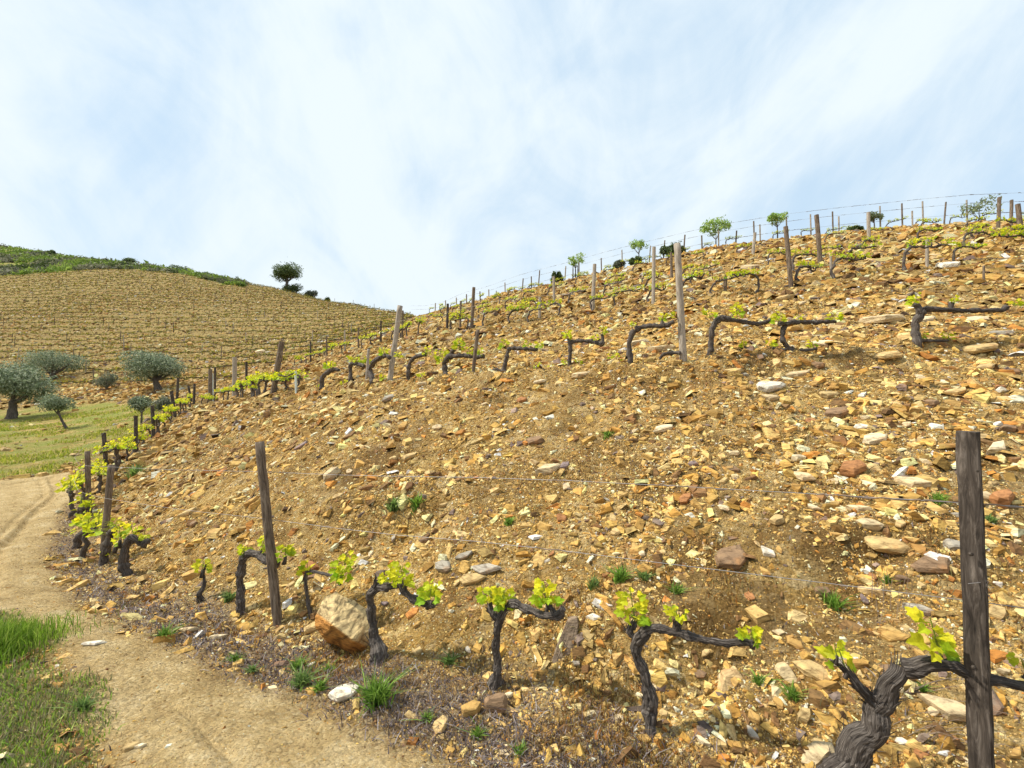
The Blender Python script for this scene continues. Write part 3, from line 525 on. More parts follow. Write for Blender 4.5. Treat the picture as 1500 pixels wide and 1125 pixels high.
# hand measured vines: trunk and arm as (u, v, half width) in picture units on the row's own line, shoots as (u, v, height, width, leaves, leaf size)
HV = [
 (1, 'huge twisted vine in the near right corner with thick forked trunk',
  [(1218, 1180, 27), (1250, 1118, 20), (1279, 1070, 15), (1297, 1030, 12.5), (1306, 1000, 11), (1325, 980, 11)],
  [(1325, 980, 12), (1360, 971, 9.5), (1392, 975, 8), (1430, 990, 7), (1470, 998, 6.5), (1530, 1014, 6)],
  [[(1292, 1046, 9), (1268, 1016, 6.5), (1248, 992, 4), (1240, 984, 3)]],
  [(1378, 962, 58, 36, 11, 25), (1240, 984, 36, 40, 6, 20), (1503, 985, 22, 18, 4, 16), (1226, 962, 20, 20, 3, 15)]),
 (1, 'T-shaped vine in the lowest row with three separate leaf tufts',
  [(953, 1070, 9), (952, 1045, 10), (954, 1022, 9), (943, 988, 7), (934, 962, 7), (934, 936, 8), (946, 924, 7)],
  [(940, 928, 7), (960, 920, 6), (983, 924, 5), (1006, 930, 5), (1047, 939, 4.5), (1076, 942, 4.5), (1104, 943, 5)],
  [[(936, 940, 6), (922, 927, 4), (928, 910, 3)], [(990, 925, 5), (993, 914, 5), (993, 905, 3)]],
  [(930, 912, 52, 30, 12, 17), (992, 906, 16, 26, 8, 13), (1104, 940, 20, 26, 9, 13), (948, 918, 14, 8, 3, 10)]),
 (1, 'vine forked like a slingshot in the lowest row with two leaf tufts',
  [(724, 1003, 9), (729, 985, 6), (729, 973, 5), (726, 944, 5), (729, 920, 5.5), (733, 905, 5.5)],
  [(733, 905, 5), (743, 890, 5), (755, 884, 6), (778, 895, 5), (804, 901, 5), (819, 901, 6), (825, 890, 4)],
  [[(731, 908, 5), (721, 896, 5), (717, 884, 3)], [(812, 900, 4), (803, 884, 2.5)]],
  [(718, 886, 24, 28, 10, 16), (738, 884, 22, 24, 8, 16), (802, 888, 34, 26, 11, 17)]),
 (1, 'bent vine arching over to the right beside the orange boulder',
  [(556, 968, 11), (549, 937, 8), (545, 910, 5.5), (543, 883, 5), (545, 868, 5.5), (555, 858, 6)],
  [(555, 858, 6), (571, 859, 4.5), (587, 857, 5.5), (592, 868, 4), (608, 878, 5), (621, 885, 5), (635, 886, 5)],
  [[(550, 862, 5), (553, 850, 4)]],
  [(568, 856, 18, 22, 8, 14), (592, 856, 32, 24, 10, 15), (628, 882, 32, 24, 10, 15)]),
 (1, 'slender young vine with a big bright shoot, left of the boulder',
  [(455, 905, 2.8), (449, 870, 2.2), (448, 841, 2)], [(448, 841, 2), (456, 836, 2), (480, 842, 1.8), (496, 845, 1.5)], [],
  [(449, 838, 16, 14, 5, 12), (500, 846, 38, 28, 14, 14)]),
 (1, 'old grey vine hooking over to the leaning post',
  [(353, 897, 5.5), (351, 870, 5), (351, 843, 5), (357, 817, 5.5)], [(357, 817, 5.5), (365, 811, 5), (381, 814, 5), (394, 822, 5), (404, 826, 5)], [],
  [(358, 812, 14, 14, 6, 11), (382, 808, 26, 18, 8, 12), (418, 816, 20, 22, 8, 12)]),
 (1, 'small stump of a young vine with one bright tuft',
  [(292, 882, 4.5), (294, 870, 4), (297, 858, 2.2), (298, 838, 1.2)], [(298, 838, 1.2), (300, 832, 1)], [], [(297, 836, 18, 18, 7, 11)]),
 (1, 'hooked vine with four leafy tufts right of the path bend post',
  [(187, 843, 6), (179, 827, 6), (184, 800, 5), (192, 787, 4.5)], [(192, 787, 4.5), (200, 790, 4), (206, 797, 4), (216, 792, 4)], [],
  [(176, 792, 22, 22, 9, 11), (196, 786, 20, 20, 8, 11), (213, 792, 16, 16, 7, 10), (170, 800, 10, 10, 4, 9)]),
 (1, 'dark vine standing against the path bend post',
  [(149, 828, 5), (155, 800, 5), (162, 780, 4)], [(162, 780, 4), (170, 774, 4)], [], [(152, 815, 14, 12, 5, 9), (168, 775, 12, 12, 5, 9)]),
 (1, 'low leaning vine nearest the path bend with a large tuft',
  [(111, 803, 5), (117, 787, 4.5), (131, 773, 4)], [(131, 773, 4), (138, 768, 3.5)], [], [(136, 772, 26, 28, 14, 10), (130, 766, 16, 16, 6, 10)]),
 (1, 'upright leafy vine beside the dark post at the path bend',
  [(121, 774, 4.5), (120, 757, 4), (122, 745, 3.5)], [(122, 745, 3.5), (130, 742, 3)], [], [(124, 755, 30, 26, 14, 9), (133, 745, 24, 18, 8, 9), (118, 742, 22, 16, 8, 9)]),
 (2, 'thick black vine with long straight arm at the upper right',
  [(1343, 503, 6.5), (1342, 484, 5.5), (1344, 467, 6), (1351, 455, 6)],
  [(1351, 455, 6), (1362, 453, 5), (1384, 454, 4), (1413, 455, 4), (1444, 455, 3.5), (1467, 454, 4), (1475, 450, 4.5)],
  [[(1347, 460, 5), (1344, 449, 5), (1338, 446, 3)], [(1392, 454, 4), (1395, 444, 4)], [(1347, 499, 3), (1365, 499, 2.5), (1389, 499, 2)]],
  [(1340, 447, 18, 14, 6, 10), (1398, 444, 10, 10, 5, 7), (1485, 448, 9, 12, 5, 8), (1353, 496, 10, 8, 3, 7), (1390, 497, 12, 14, 5, 7)]),
 (2, 'S-curved vine in the upper row with arms reaching both ways',
  [(1158, 513, 5), (1150, 504, 4), (1146, 488, 3.8), (1152, 476, 4)],
  [(1140, 474, 4), (1152, 474, 4), (1164, 472, 4), (1192, 472, 3.5), (1224, 471, 3)],
  [[(1156, 511, 3), (1175, 513, 2.5), (1196, 511, 2.5)], [(1156, 511, 2.5), (1140, 512, 2), (1132, 509, 2)]],
  [(1140, 472, 16, 14, 6, 9), (1169, 470, 9, 9, 4, 7), (1222, 470, 12, 18, 7, 8), (1192, 509, 12, 12, 5, 7), (1131, 508, 10, 12, 5, 7)]),
 (2, 'arching vine right of the tall pale post with a tall leafy shoot',
  [(1040, 521, 5), (1042, 504, 4.5), (1042, 485, 4.5), (1049, 471, 5), (1059, 466, 5.5)],
  [(1059, 466, 5), (1077, 469, 3.5), (1105, 474, 3.5), (1122, 472, 4), (1128, 470, 4)],
  [[(1061, 520, 2), (1078, 518, 2), (1094, 516, 2), (1091, 507, 1.5)], [(1040, 519, 2.5), (1061, 520, 2)]],
  [(1040, 465, 12, 18, 7, 9), (1080, 466, 27, 14, 9, 9), (1090, 508, 10, 10, 5, 7), (1134, 470, 10, 10, 4, 7)]),
 (2, 'tall hooked vine left of the tall pale post',
  [(923, 533, 5.5), (922, 513, 4.3), (923, 495, 4), (930, 483, 5)],
  [(930, 483, 5), (942, 479, 4), (954, 477, 4), (975, 477, 4), (987, 471, 4)],
  [[(966, 526, 2.5), (975, 518, 3), (996, 517, 3)], [(970, 476, 3), (970, 468, 2)]],
  [(970, 470, 12, 11, 6, 8), (984, 466, 10, 10, 4, 7), (928, 478, 8, 10, 4, 6)]),
 (2, 'squarish vine with a level arm ending in an upright spur',
  [(834, 534, 3.5), (835, 517, 3), (835, 503, 3.5)], [(835, 502, 3.5), (849, 499, 3), (866, 500, 3.5), (881, 503, 4), (883, 498, 3), (882, 489, 2.5)],
  [[(835, 503, 3), (832, 496, 2.5)]],
  [(831, 498, 15, 11, 6, 8), (871, 499, 9, 9, 4, 6), (882, 490, 12, 8, 5, 7), (829, 534, 8, 9, 4, 6), (850, 534, 7, 16, 6, 6), (900, 530, 14, 18, 9, 7)]),
 (2, 'vine with three tufts on a level arm, right of the grey stake',
  [(738, 546, 4.5), (741, 528, 3.5), (744, 514, 3.5)], [(744, 513, 3.5), (750, 510, 3.5), (770, 511, 3), (787, 512, 3)], [[(737, 545, 2.5), (728, 541, 2), (719, 543, 2)]],
  [(737, 510, 15, 9, 5, 8), (773, 508, 10, 9, 4, 7), (791, 509, 9, 12, 5, 7), (789, 540, 10, 12, 5, 6), (805, 542, 7, 10, 4, 6)]),
 (2, 'bushy Y-shaped vine beside the grey stake with large leaf tufts',
  [(654, 549, 5), (651, 532, 4), (658, 522, 5)], [(658, 522, 4), (679, 521, 3.5), (695, 523, 3), (709, 522, 4)], [[(658, 522, 4), (665, 512, 3.5)]],
  [(648, 530, 20, 18, 10, 9), (673, 512, 19, 15, 9, 9), (689, 520, 13, 10, 5, 7), (703, 520, 11, 11, 5, 7), (694, 547, 8, 8, 3, 6)]),
 (2, 'bare hooked vine right of the tilted grey post',
  [(598, 556, 3.5), (599, 536, 3.2), (605, 525, 3)], [(605, 525, 3), (614, 521, 3), (623, 520, 3.5)], [], [(625, 520, 14, 12, 7, 7), (617, 552, 6, 12, 5, 6)]),
 (2, 'vine curving up behind the tilted grey post',
  [(546, 559, 5), (542, 541, 4), (550, 527, 4)], [(550, 527, 4), (564, 521, 3.5), (571, 524, 3)], [], [(563, 521, 13, 15, 8, 7), (583, 524, 10, 10, 5, 7), (562, 556, 8, 10, 5, 6)]),
 (2, 'square-shouldered vine left of the tilted grey post',
  [(514, 560, 3.5), (513, 540, 3), (514, 533, 3)], [(514, 533, 3), (522, 533, 3), (534, 536, 3)], [[(512, 560, 2.5), (525, 562, 2.5), (534, 560, 2)]], [(520, 531, 9, 18, 8, 7), (538, 532, 9, 10, 4, 7), (504, 564, 8, 10, 5, 6)]),
 (2, 'short leaning vine alone between the tilted posts',
  [(471, 568, 4), (473, 552, 3.8), (485, 542, 3.8)], [(485, 542, 3.5), (491, 541, 3), (496, 542, 2.5)], [], [(484, 540, 12, 15, 9, 7), (466, 570, 7, 8, 4, 5)]),
]
EXTRA_GAP = {1: [], 2: []}
for hi, (row, look, trunk, arm, spurs, shoots) in enumerate(HV):
    r = random.Random(100 + hi)
    b = hit(trunk[0][0], trunk[0][1])
    if b is None or (row == 1 and b[1] > 12): b = np.array([*plan([trunk[0][:2]])[0], 0])
    dirn = row_dir(row, b[:2])
    if hi == 0: b = np.array([1.30, 1.95, 0.0]); b[0] = (1225 - CU) / F * 1.9; b[1] = 1.9; b[2] = float(H(np.array([b[0]]), np.array([b[1]]))[0]); dirn = np.array([.96, -.28])
    if row == 1 and trunk[0][0] < 300: dirn = np.array([1.0, 0.0])
    def P3(u, v, off=0.0):
        d = ray(u, v); k = (b[0] * -dirn[1] + b[1] * dirn[0]) / (d[0] * -dirn[1] + d[1] * dirn[0] + 1e-9); return EYE + d * (k + off)
    dep = P3(*trunk[0][:2])[1]; pxm = dep / F
    root = empty('grape_vine', b)
    def wood(name, lst, sd, sides=14):
        pts = [P3(u, v) for u, v, _ in lst]; rad = [h_ * (1 if row == 1 else .82) * P3(u, v)[1] / F for u, v, h_ in lst]
        if name == 'trunk':
            lo = pts[0].copy(); lo[2] = min(lo[2], b[2]) - .06; pts = [lo] + pts; rad = [rad[0] * 1.15] + rad
        j = .25 * rad[0]; pts = [p + np.array([0, r.uniform(-1, 1) * j * 1.5, 0]) for p in pts]
        st = max(.008, min(rad) * .55); c_, q_ = crom(pts, rad, st); mb = Mesh_()
        wv = np.linspace(0, 1, len(c_)) * len(c_) * st; c_ = c_ + np.stack([noise2(wv / .09, wv * 0 + sd, 5), noise2(wv / .09, wv * 0 + sd, 6), noise2(wv / .07, wv * 0 + sd, 7)], 1) * q_[:, None] * .55; q_ = q_ * (1 + (.15 if hi == 0 else .5) * noise2(wv / .05, wv * 0 + sd, 9))
        tube(mb, c_, q_, sides + (14 if hi == 0 else 6), knob=.12 if hi == 0 else .2, ridges=8, seed=sd)
        if dep < 5:                                   # shreds of loose bark
            for k in range(int(34 * (3 if hi == 0 else 1))):
                i = r.randrange(len(c_)); a = r.uniform(0, 6.28); o = np.array([math.cos(a), math.sin(a), 0]) * q_[i] * .95
                t_ = (c_[min(i + 1, len(c_) - 1)] - c_[i - 1 if i else 0]); t_ = t_ / (np.linalg.norm(t_) + 1e-9); ln = r.uniform(.02, .055) * (1.5 if hi == 0 else 1)
                p0 = c_[i] + o; tube(mb, [p0, p0 + t_ * ln * .6 + o * .25, p0 + t_ * ln + o * r.uniform(.2, .9)], [.0022, .002, .0008], 4)
        return mb.build(name, MB_ if name == 'trunk' else MBA, root, dep > 5, b)
    wood('trunk', trunk, hi * 7 + 1); wood('arm', arm, hi * 7 + 2)
    for k, sp in enumerate(spurs): wood('spur', sp, hi * 7 + 3 + k, 10)
    for (u, v, h_, wd, n, ls) in shoots:
        p = P3(u, v); s_ = p[1] / F; mb = Mesh_(); dn = p - P3(u - 2, v + 9)
        tube(mb, [p - dn * 1.1, p - dn * .4 + np.array([.002, 0, 0]), p + dn * .15], [max(.004, 3.2 * s_), max(.0035, 2.8 * s_), max(.003, 2.2 * s_)], 8, knob=.25, seed=int(u)); row == 1 and mb.build('spur', MBA, root, True, b)
        mb = Mesh_(); shoot(mb, p, h_ * s_ * .9, wd * s_, ls * s_ * (1.1 if hi == 0 else .88), int(n * (1.4 if hi == 0 else 2.7 if trunk[0][0] > 250 else 1.2)), r, far=False)
        mb.build('leaf_tuft', ML, root, False, b)
    q_ = np.array(root.location)
    ALLV.append((root, row, trunk[0][0], look)); EXTRA_GAP[row].append(b[:2])

# prototypes for the repeated vines: local +X is the direction the arm is trained
PROTO = []
for k in range(20):
    lf_ = k >= 12; r = random.Random(500 + k); hgt = r.uniform(.34, .54); ln = r.uniform(.38, .88); sx = r.uniform(-.12, .02)
    root = empty('grape_vine', (0, -400, 0))
    tp = [(sx - .05, 0, -.10), (sx, 0, 0), (sx - r.uniform(.0, .06), .02, hgt * .45), (-.03, -.01, hgt * .85), (.03, 0, hgt)]
    ap = [(.03, 0, hgt), (.14, .01, hgt + .03), (ln * .5, -.01, hgt + r.uniform(-.03, .05)), (ln * .8, .03, hgt + r.uniform(-.05, .08)), (ln, 0, hgt + r.uniform(-.04, .08))]
    for nm, pts, rad in (('trunk', tp, [.04, .036, .030, .028, .032]), ('arm', ap, [.03, .024, .020, .020, .016])):
        c_, q_ = crom(pts, rad, .05); mb = Mesh_(); c_ = c_ + np.array([[r.gauss(0, .012) for _ in range(3)] for _ in c_]); tube(mb, c_, q_, 7, knob=.3, ridges=5, seed=k); 
        if nm == 'arm':
            for q_ in range(r.randint(2, 4)): x_ = r.uniform(.05, ln); tube(mb, [(x_, 0, hgt - .01), (x_ + r.uniform(-.03, .03), r.uniform(-.02, .02), hgt + .05), (x_ + r.uniform(-.05, .05), 0, hgt + r.uniform(.07, .13))], [.018, .014, .009], 5, knob=.2, seed=q_)
        mb.build(nm, MB_ if nm == 'trunk' else MBA, root, True)
    for f_ in ([.05, .45, .95] if k % 2 else [.0, .3, .65, 1.0]):
        mb = Mesh_(); x_ = .03 + (ln - .03) * f_; shoot(mb, (x_, 0, hgt + .03), r.uniform(.08, .18) * (1.55 if lf_ else 1), r.uniform(.13, .24) * (1.7 if lf_ else 1), .10 if lf_ else .085, r.randint(18, 30) + (12 if lf_ else 0), r, far=True); mb.build('leaf_tuft', ML, root)
    PROTO.append(root)
def copy_tree(o, parent=None):
    c = o.copy(); COL.objects.link(c); c.parent = parent
    for ch in o.children: copy_tree(ch, c)
    return c
def put_vine(row, p, d, sc_, r):
    o = copy_tree(r.choice(PROTO[12:] if (row in (1, 2) or (row == 3 and float(to_px(np.array([*p, 5.0]))[0]) < 780)) and r.random() < .25 else PROTO[:12])); z = float(H(np.array([p[0]]), np.array([p[1]]))[0]); o.location = (p[0], p[1], z)
    o.rotation_euler = (r.uniform(-.05, .05), r.uniform(-.06, .06), math.atan2(d[1], d[0]) + r.uniform(-.25, .25) + (3.14 if r.random() < .15 else 0)); o.scale = (sc_, sc_, sc_ * r.uniform(.9, 1.1))
    u, v = to_px(np.array([p[0], p[1], z])); ALLV.append((o, row, float(u), 'grape vine')); return o
r = random.Random(77)
for row in (1, 2, 3, 4, 5, 6, 7):
    stp = {1: .85, 2: .85, 3: 1.0, 4: 1.7, 5: 1.8, 6: 2.0, 7: 1.5}[row]
    Q = resamp(ROW[row], stp)
    for i in range(1, len(Q) - 1):
        p = Q[i] + np.array([r.uniform(-.12, .12), r.uniform(-.08, .08)]); u, v = to_px(np.array([*p, 0.0])); rr_ = math.hypot(*p)
        if u > 1530 or u < 60: continue
        if row in (1, 2) and min(np.hypot(*(np.array(EXTRA_GAP[row]) - p).T)) < .8: continue
        if row == 1 and u > 125: 
            if rr_ < 9.5: continue
        if row == 2 and u > 455: continue
        if row > 2 and r.random() < .08: continue
        d = Q[i - 1] - Q[i]; d = d / np.linalg.norm(d); put_vine(row, p, d, r.uniform(.9, 1.15), r)
for o in PROTO:
    for c in list(o.children): bpy.data.objects.remove(c)
    bpy.data.objects.remove(o)

# ------------------------------------------------------------------ posts
ALLP = []
def post(top, base, hw, m, row=0, label=None, dep=None, square=0, group=None):
    b = hit(*base) if dep is None else at(base[0], base[1], dep)
    if b is None: b = at(base[0], base[1], 40)
    d = ray(*top); tp = EYE + d * (b[1] / d[1]); r = random.Random(int(base[0] * 7))
    rad = hw * b[1] / F; rad = max(rad, .02); ax = tp - b
    n = 14 if b[1] < 10 else 5; pts = [b - ax * .12] + [b + ax * t_ for t_ in np.linspace(0, 1, n)]
    pts = [p + np.array([r.uniform(-1, 1), r.uniform(-1, 1), 0]) * rad * .06 for p in pts]
    mb = Mesh_(); sides = 16 if b[1] < 10 else 8
    tube(mb, pts, [rad * (1.04 - .06 * i / len(pts)) for i in range(len(pts))], sides, knob=.05 if b[1] < 10 else .04, square=square, seed=int(base[0]))
    o = mb.build('wooden_post', m, None, b[1] < 10 and not square, b); u, v = base
    if label: o['label'] = label
    ALLP.append((o, row, base[0], m)); return o, b, tp, rad
PA = post((1417, 632), (1441, 1190), 13.6, MP3, 1, 'thick dark weathered post standing in the near right foreground', dep=1.77, square=.5)
# wire ties, staples and knots on the nearest post
ob, b, tp, rad = PA; ax = tp - b
def on_post(u, v): 
    d = ray(u, v); return EYE + d * ((b[1] - rad * 1.02) / d[1])
mb = Mesh_()
for poly in ([(1418, 855), (1440, 853), (1447, 858), (1436, 851), (1449, 862)], [(1438, 856), (1444, 866), (1451, 877), (1449, 872)], [(1440, 851), (1448, 851), (1443, 860), (1438, 852)]):
    tube(mb, [on_post(*q_) for q_ in poly], [.0012] * len(poly), 5)
o = mb.build('wire_tie', MW, ob); o.matrix_parent_inverse = Matrix.Translation(-Vector(b))
for (u, v, s_) in ((1423, 812, 3.2), (1440, 811, 3.6), (1427, 978, 3.0), (1432, 690, 2.5)):
    mb = Mesh_(); c_ = on_post(u, v); k_ = s_ * 1.77 / F
    tube(mb, [c_ + np.array([0, .004, 0]), c_ - np.array([0, .0025, 0])], [k_, k_ * .75], 10); tube(mb, [c_ - np.array([0, .0025, 0]), c_ - np.array([0, .0042, 0])], [k_ * .5, k_ * .35], 8)
    o = mb.build('knot', MP3, ob); o.matrix_parent_inverse = Matrix.Translation(-Vector(b))
PB = post((380, 647), (407, 912), 6.3, MP1, 1, 'brown round post leaning left in the lowest row, left of the boulder')
POSTS = [
 (1, (163, 681), (150, 825), 4.2, MP1, 'grey brown post at the path bend beside two hooked vines'),
 (1, (128, 661), (130, 752), 3.3, MP1, 'short brown post at the outer edge of the path bend'),
 (1, (152, 634), (156, 697), 2.6, MP3, None), (1, (199, 609), (199, 663), 2.4, MP3, None), (1, (223, 594), (225, 641), 2.3, MP3, None), (1, (251, 573), (257, 613), 2.2, MP3, None),
 (2, (992, 357), (1001, 528), 5.0, MP2, 'tall pale post in the bank top row, the tallest on the slope'),
 (2, (586, 448), (571, 558), 3.8, MP2, 'tilted grey post in the bank top row, below the saddle'),
 (2, (700, 483), (693, 545), 2.7, MP1, 'short grey stake behind the bushy vine in the bank top row'),
 (2, (540, 511), (537, 557), 2.0, MP2, None), (2, (413, 500), (400, 578), 4.0, MP1, 'thick leaning post at the left end of the bank top row'),
 (2, (433, 544), (434, 576), 1.7, MPB, 'white painted stake at the left end of the bank top row'),
 (2, (344, 523), (343, 583), 3.0, MP2, 'pale post standing among the leafy vines at the bank nose'),
 (2, (361, 530), (361, 562), 1.6, MP3, None), (2, (308, 541), (308, 592), 2.6, MP1, None), (2, (315, 538), (315, 574), 1.5, MP3, None), (2, (311, 547), (312, 590), 1.2, MPB, 'thin white stake beside a brown post at the bank nose'),
 (2, (285, 562), (284, 592), 1.6, MP3, None), (2, (276, 565), (281, 592), 1.5, MP3, None), (2, (261, 554), (259, 590), 1.7, MP3, None),
 (3, (694, 421), (691, 480), 2.5, MP1, None), (3, (656, 445), (655, 484), 1.8, MP3, None), (3, (675, 441), (674, 480), 1.6, MP1, None), (3, (871, 387), (868, 456), 2.7, MP2, None),
 (3, (811, 405), (812, 452), 1.9, MP2, None), (3, (791, 435), (790, 466), 2.0, MP2, None), (3, (958, 362), (957, 445), 2.6, MP2, None), (3, (1151, 332), (1159, 421), 3.3, MP1, None),
 (3, (1441, 389), (1441, 416), 1.4, MP1, None), (3, (1217, 373), (1218, 408), 1.8, MP2, None), (3, (1196, 315), (1202, 392), 3.2, MP1, None), (3, (1063, 405), (1062, 432), 2.5, MP1, None),
 (4, (983, 370), (984, 407), 2.0, MP1, None), (4, (1106, 341), (1103, 372), 2.2, MP2, None), (4, (1358, 351), (1358, 391), 2.0, MP2, None), (4, (1272, 311), (1273, 355), 2.4, MP2, None), (4, (1491, 299), (1496, 350), 3.0, MP1, None),
 (5, (1464, 289), (1462, 338), 2.2, MP1, None), (5, (1482, 293), (1481, 334), 2.0, MP1, None),
 (3, (590, 455), (589, 497), 1.6, MP1, None), (3, (558, 470), (558, 503), 1.4, MP3, None), (3, (525, 480), (525, 511), 1.3, MP1, None), (3, (505, 484), (505, 516), 1.2, MP2, None), (3, (478, 492), (479, 524), 1.2, MP1, None), (3, (455, 500), (455, 531), 1.2, MP3, None),
]
for (row, tp_, bs, hw, m, lb) in POSTS: post(tp_, bs, hw, m, row, lb)
SKYP = [(1364, 295, 331), (1333, 298, 331), (1348, 309, 331), (1229, 310, 342), (1238, 317, 341), (1196, 314, 345), (1111, 324, 353), (1120, 329, 352), (1083, 338, 357), (1033, 345, 363), (1005, 344, 370), (954, 360, 382), (914, 366, 391), (883, 378, 398), (828, 390, 410), (789, 396, 418), (779, 405, 420), (740, 414, 431), (726, 426, 434), (703, 427, 440), (716, 424, 436), (765, 408, 425), (850, 384, 405), (683, 431, 444), (668, 436, 447), (652, 440, 450), (636, 444, 454), (1300, 302, 335), (1395, 296, 329), (1430, 293, 326), (1160, 318, 349), (975, 352, 377), (1058, 336, 361)]
for u, vt, vb in SKYP:
    q_ = hit(u, vb + 3) if vb < 500 else None
    if q_ is None: q_ = at(u, vb, 30)
    rsk = float(np.interp(math.atan((u - CU) / F), ta_[::-1], rk[::-1])) * .995; a_ = math.atan((u - CU) / F)
    x_, y_ = rsk * math.sin(a_), rsk * math.cos(a_); z_ = float(H(np.array([x_]), np.array([y_]))[0]); u2, v2 = to_px(np.array([x_, y_, z_]))
    post((float(u2) - (vb - vt) * .03 * (1 if u % 3 else -3), vt), (float(u2), float(v2)), 0.85 if u < 1000 else 1.05, MP1 if u % 2 else MP2, 7, dep=y_)

# posts of the far hillside rows follow its contours
def contour(z, a0=-52, a1=-13, n=160, rmin=40):
    o = []
    for a in np.linspace(R(a0), R(a1), n):
        rr_ = np.linspace(rmin, 176, 600); zz = H0(rr_ * math.sin(a), rr_ * math.cos(a)); k = np.where((zz[:-1] < z) & (zz[1:] >= z))[0]
        rlim = float(np.interp(a, ga, gr_, left=gr_[0], right=170))
        o.append((rr_[k[0]] * math.sin(a), rr_[k[0]] * math.cos(a)) if len(k) and rr_[k[0]] < rlim - 1 else None)
    return o
r = random.Random(91); CONT = []
for z in np.arange(3.6, 58, 1.3):
    seg = []
    for p in contour(z):
        if p is None or (seg and math.hypot(seg[-1][0] - p[0], seg[-1][1] - p[1]) > 6):
            if len(seg) > 8: CONT.append(np.array(seg))
            seg = []
        if p is not None: seg.append(p)
    if len(seg) > 8: CONT.append(np.array(seg))
FV, nfp = [], 0
fv = Mesh_()
for ci_, C_ in enumerate(CONT):
    Q = resamp(C_, .95)
    for i, p in enumerate(Q):
        p = p + np.array([r.gauss(0, .06), r.gauss(0, .06)]); FV.append(p)
    if ci_ % 2 == 0 or ci_ < 10:
        Qp = resamp(C_, 9.5); sh = r.uniform(0, 4)
        for i, p in enumerate(Qp[1:-1]):
            if nfp >= 120 or r.random() < .25: continue
            z_ = float(H(np.array([p[0]]), np.array([p[1]]))[0]); hh = r.uniform(1.3, 1.7); mb = Mesh_()
            tube(mb, [(p[0], p[1], z_ - .2), (p[0] + r.uniform(-.08, .08), p[1], z_ + hh)], [.045, .04], 6)
            m_ = r.choice([MP1, MP1, MP3, MP2]); o = mb.build('wooden_post', m_, None, False, (p[0], p[1], z_)); u, v = to_px(np.array([p[0], p[1], z_])); nfp += 1
            ALLP.append((o, 20 + ci_, float(u), m_))
# the thousands of small vines of the far hillside: uncountable at this distance
FV = np.array(FV); fz = H(FV[:, 0], FV[:, 1]); r2 = np.random.RandomState(5); vs, cs, fl = [], [], []
off = 0
for i, p in enumerate(FV):
    k_ = r2.randint(9, 15); hh = r2.uniform(.35, .55)
    c0 = np.array([p[0], p[1], fz[i]])
    w_ = .018; vs += [c0 + (-w_, 0, -.1), c0 + (w_, 0, -.1), c0 + (w_, 0.02, hh), c0 + (-w_, 0.02, hh)]; cs += [(.10, .08, .06)] * 4; fl += [(off, off + 1, off + 2), (off, off + 2, off + 3)]; off += 4
    vs += [c0 + (0, 0, hh - .07), c0 + (.8, 0, hh - .06), c0 + (.8, 0, hh + .03), c0 + (0, 0, hh + .03)]; cs += [(.13, .10, .065)] * 4; fl += [(off, off + 1, off + 2), (off, off + 2, off + 3)]; off += 4
    for _ in range(k_):
        q_ = c0 + np.array([r2.uniform(-.1, .9), r2.uniform(-.12, .12), hh + r2.uniform(-.1, .2)]); e = r2.normal(0, .105, (3, 3)); vs += [q_ + e[0], q_ + e[1], q_ + e[2]]
        t_ = r2.uniform(); cs += [(.16 + .2 * t_, .18 + .12 * t_, .04)] * 3; fl.append((off, off + 1, off + 2)); off += 3
o = big_mesh('distant_vines', np.array(vs), np.array(fl).ravel(), np.full(len(fl), 3), np.concatenate([np.array(cs), np.ones((len(cs), 1))], 1), MF)
tag(o, 'thin contour rows of small vines across the far hillside', None, None, 'stuff')

# ------------------------------------------------------------------ wires with dried tendrils still wound round them
def wire(row, hts, lab, u0=-1e9, u1=1e9, seed=0, tend=.4, rad=.0016, step=.6, sag=.02, pts=None):
    r = random.Random(seed); Q = resamp(ROW[row], step) if pts is None else pts
    Q = [p for p in Q if u0 < float(to_px(np.array([*p, 1.0]))[0]) < u1]
    if len(Q) < 2: return
    P_ = [np.array([p[0], p[1], float(H0(np.array([p[0]]), np.array([p[1]]))[0]) + hts]) for p in Q]
    P_ = np.array(P_)
    if len(P_) > 6: P_[:, 2] = smooth(P_[:, 2:3], 0, 1.2)[:, 0]
    mb = Mesh_(); tube(mb, P_, [rad] * len(P_), 5, cap=False); o = mb.build('wire', MW, None, True, P_[0])
    tag(o, lab, 'wire', 'trellis wires of the vineyard')
    k = 0
    for i in range(len(P_) - 1):
        a, b_ = P_[i], P_[i + 1]; ln = np.linalg.norm(b_ - a); s_ = 0
        while s_ < ln:
            if r.random() < tend and k < 100:
                L_ = r.uniform(.06, .35) * max(1, rad / .002); n_ = 7; c_ = [a + (b_ - a) * min(1.0, (s_ + L_ * j / n_) / ln) + np.array([r.gauss(0, 1), r.gauss(0, 1), r.gauss(0, 1)]) * rad * 1.8 for j in range(n_ + 1)]
                mb = Mesh_(); tube(mb, c_, [rad * r.uniform(1.2, 2.6) for _ in c_], 5); k += 1; mb.build('dried_tendril', MTW if row < 7 else MP1, o, False, P_[0])
            s_ += r.uniform(.2, .6)
    return o
wire(1, 1.18, 'upper grey trellis wire above the lowest vine row, wound with dried tendrils', seed=1, tend=.5, u1=1700)
wire(1, .80, 'lower thin trellis wire of the lowest vine row', seed=2, tend=.22, u1=1700)
wire(2, 1.15, 'upper thin wire along the bank top row', seed=3, tend=.12, rad=.0018, u1=1600)
wire(7, 1.75, 'topmost wire against the sky along the skyline row', seed=5, tend=.55, rad=.0045, step=2.2)
wire(7, 1.25, 'middle wire against the sky along the skyline row', seed=6, tend=.55, rad=.0045, step=2.2)
wire(7, .62, 'lowest wire at vine height along the skyline row', seed=7, tend=.6, rad=.005, step=2.2)

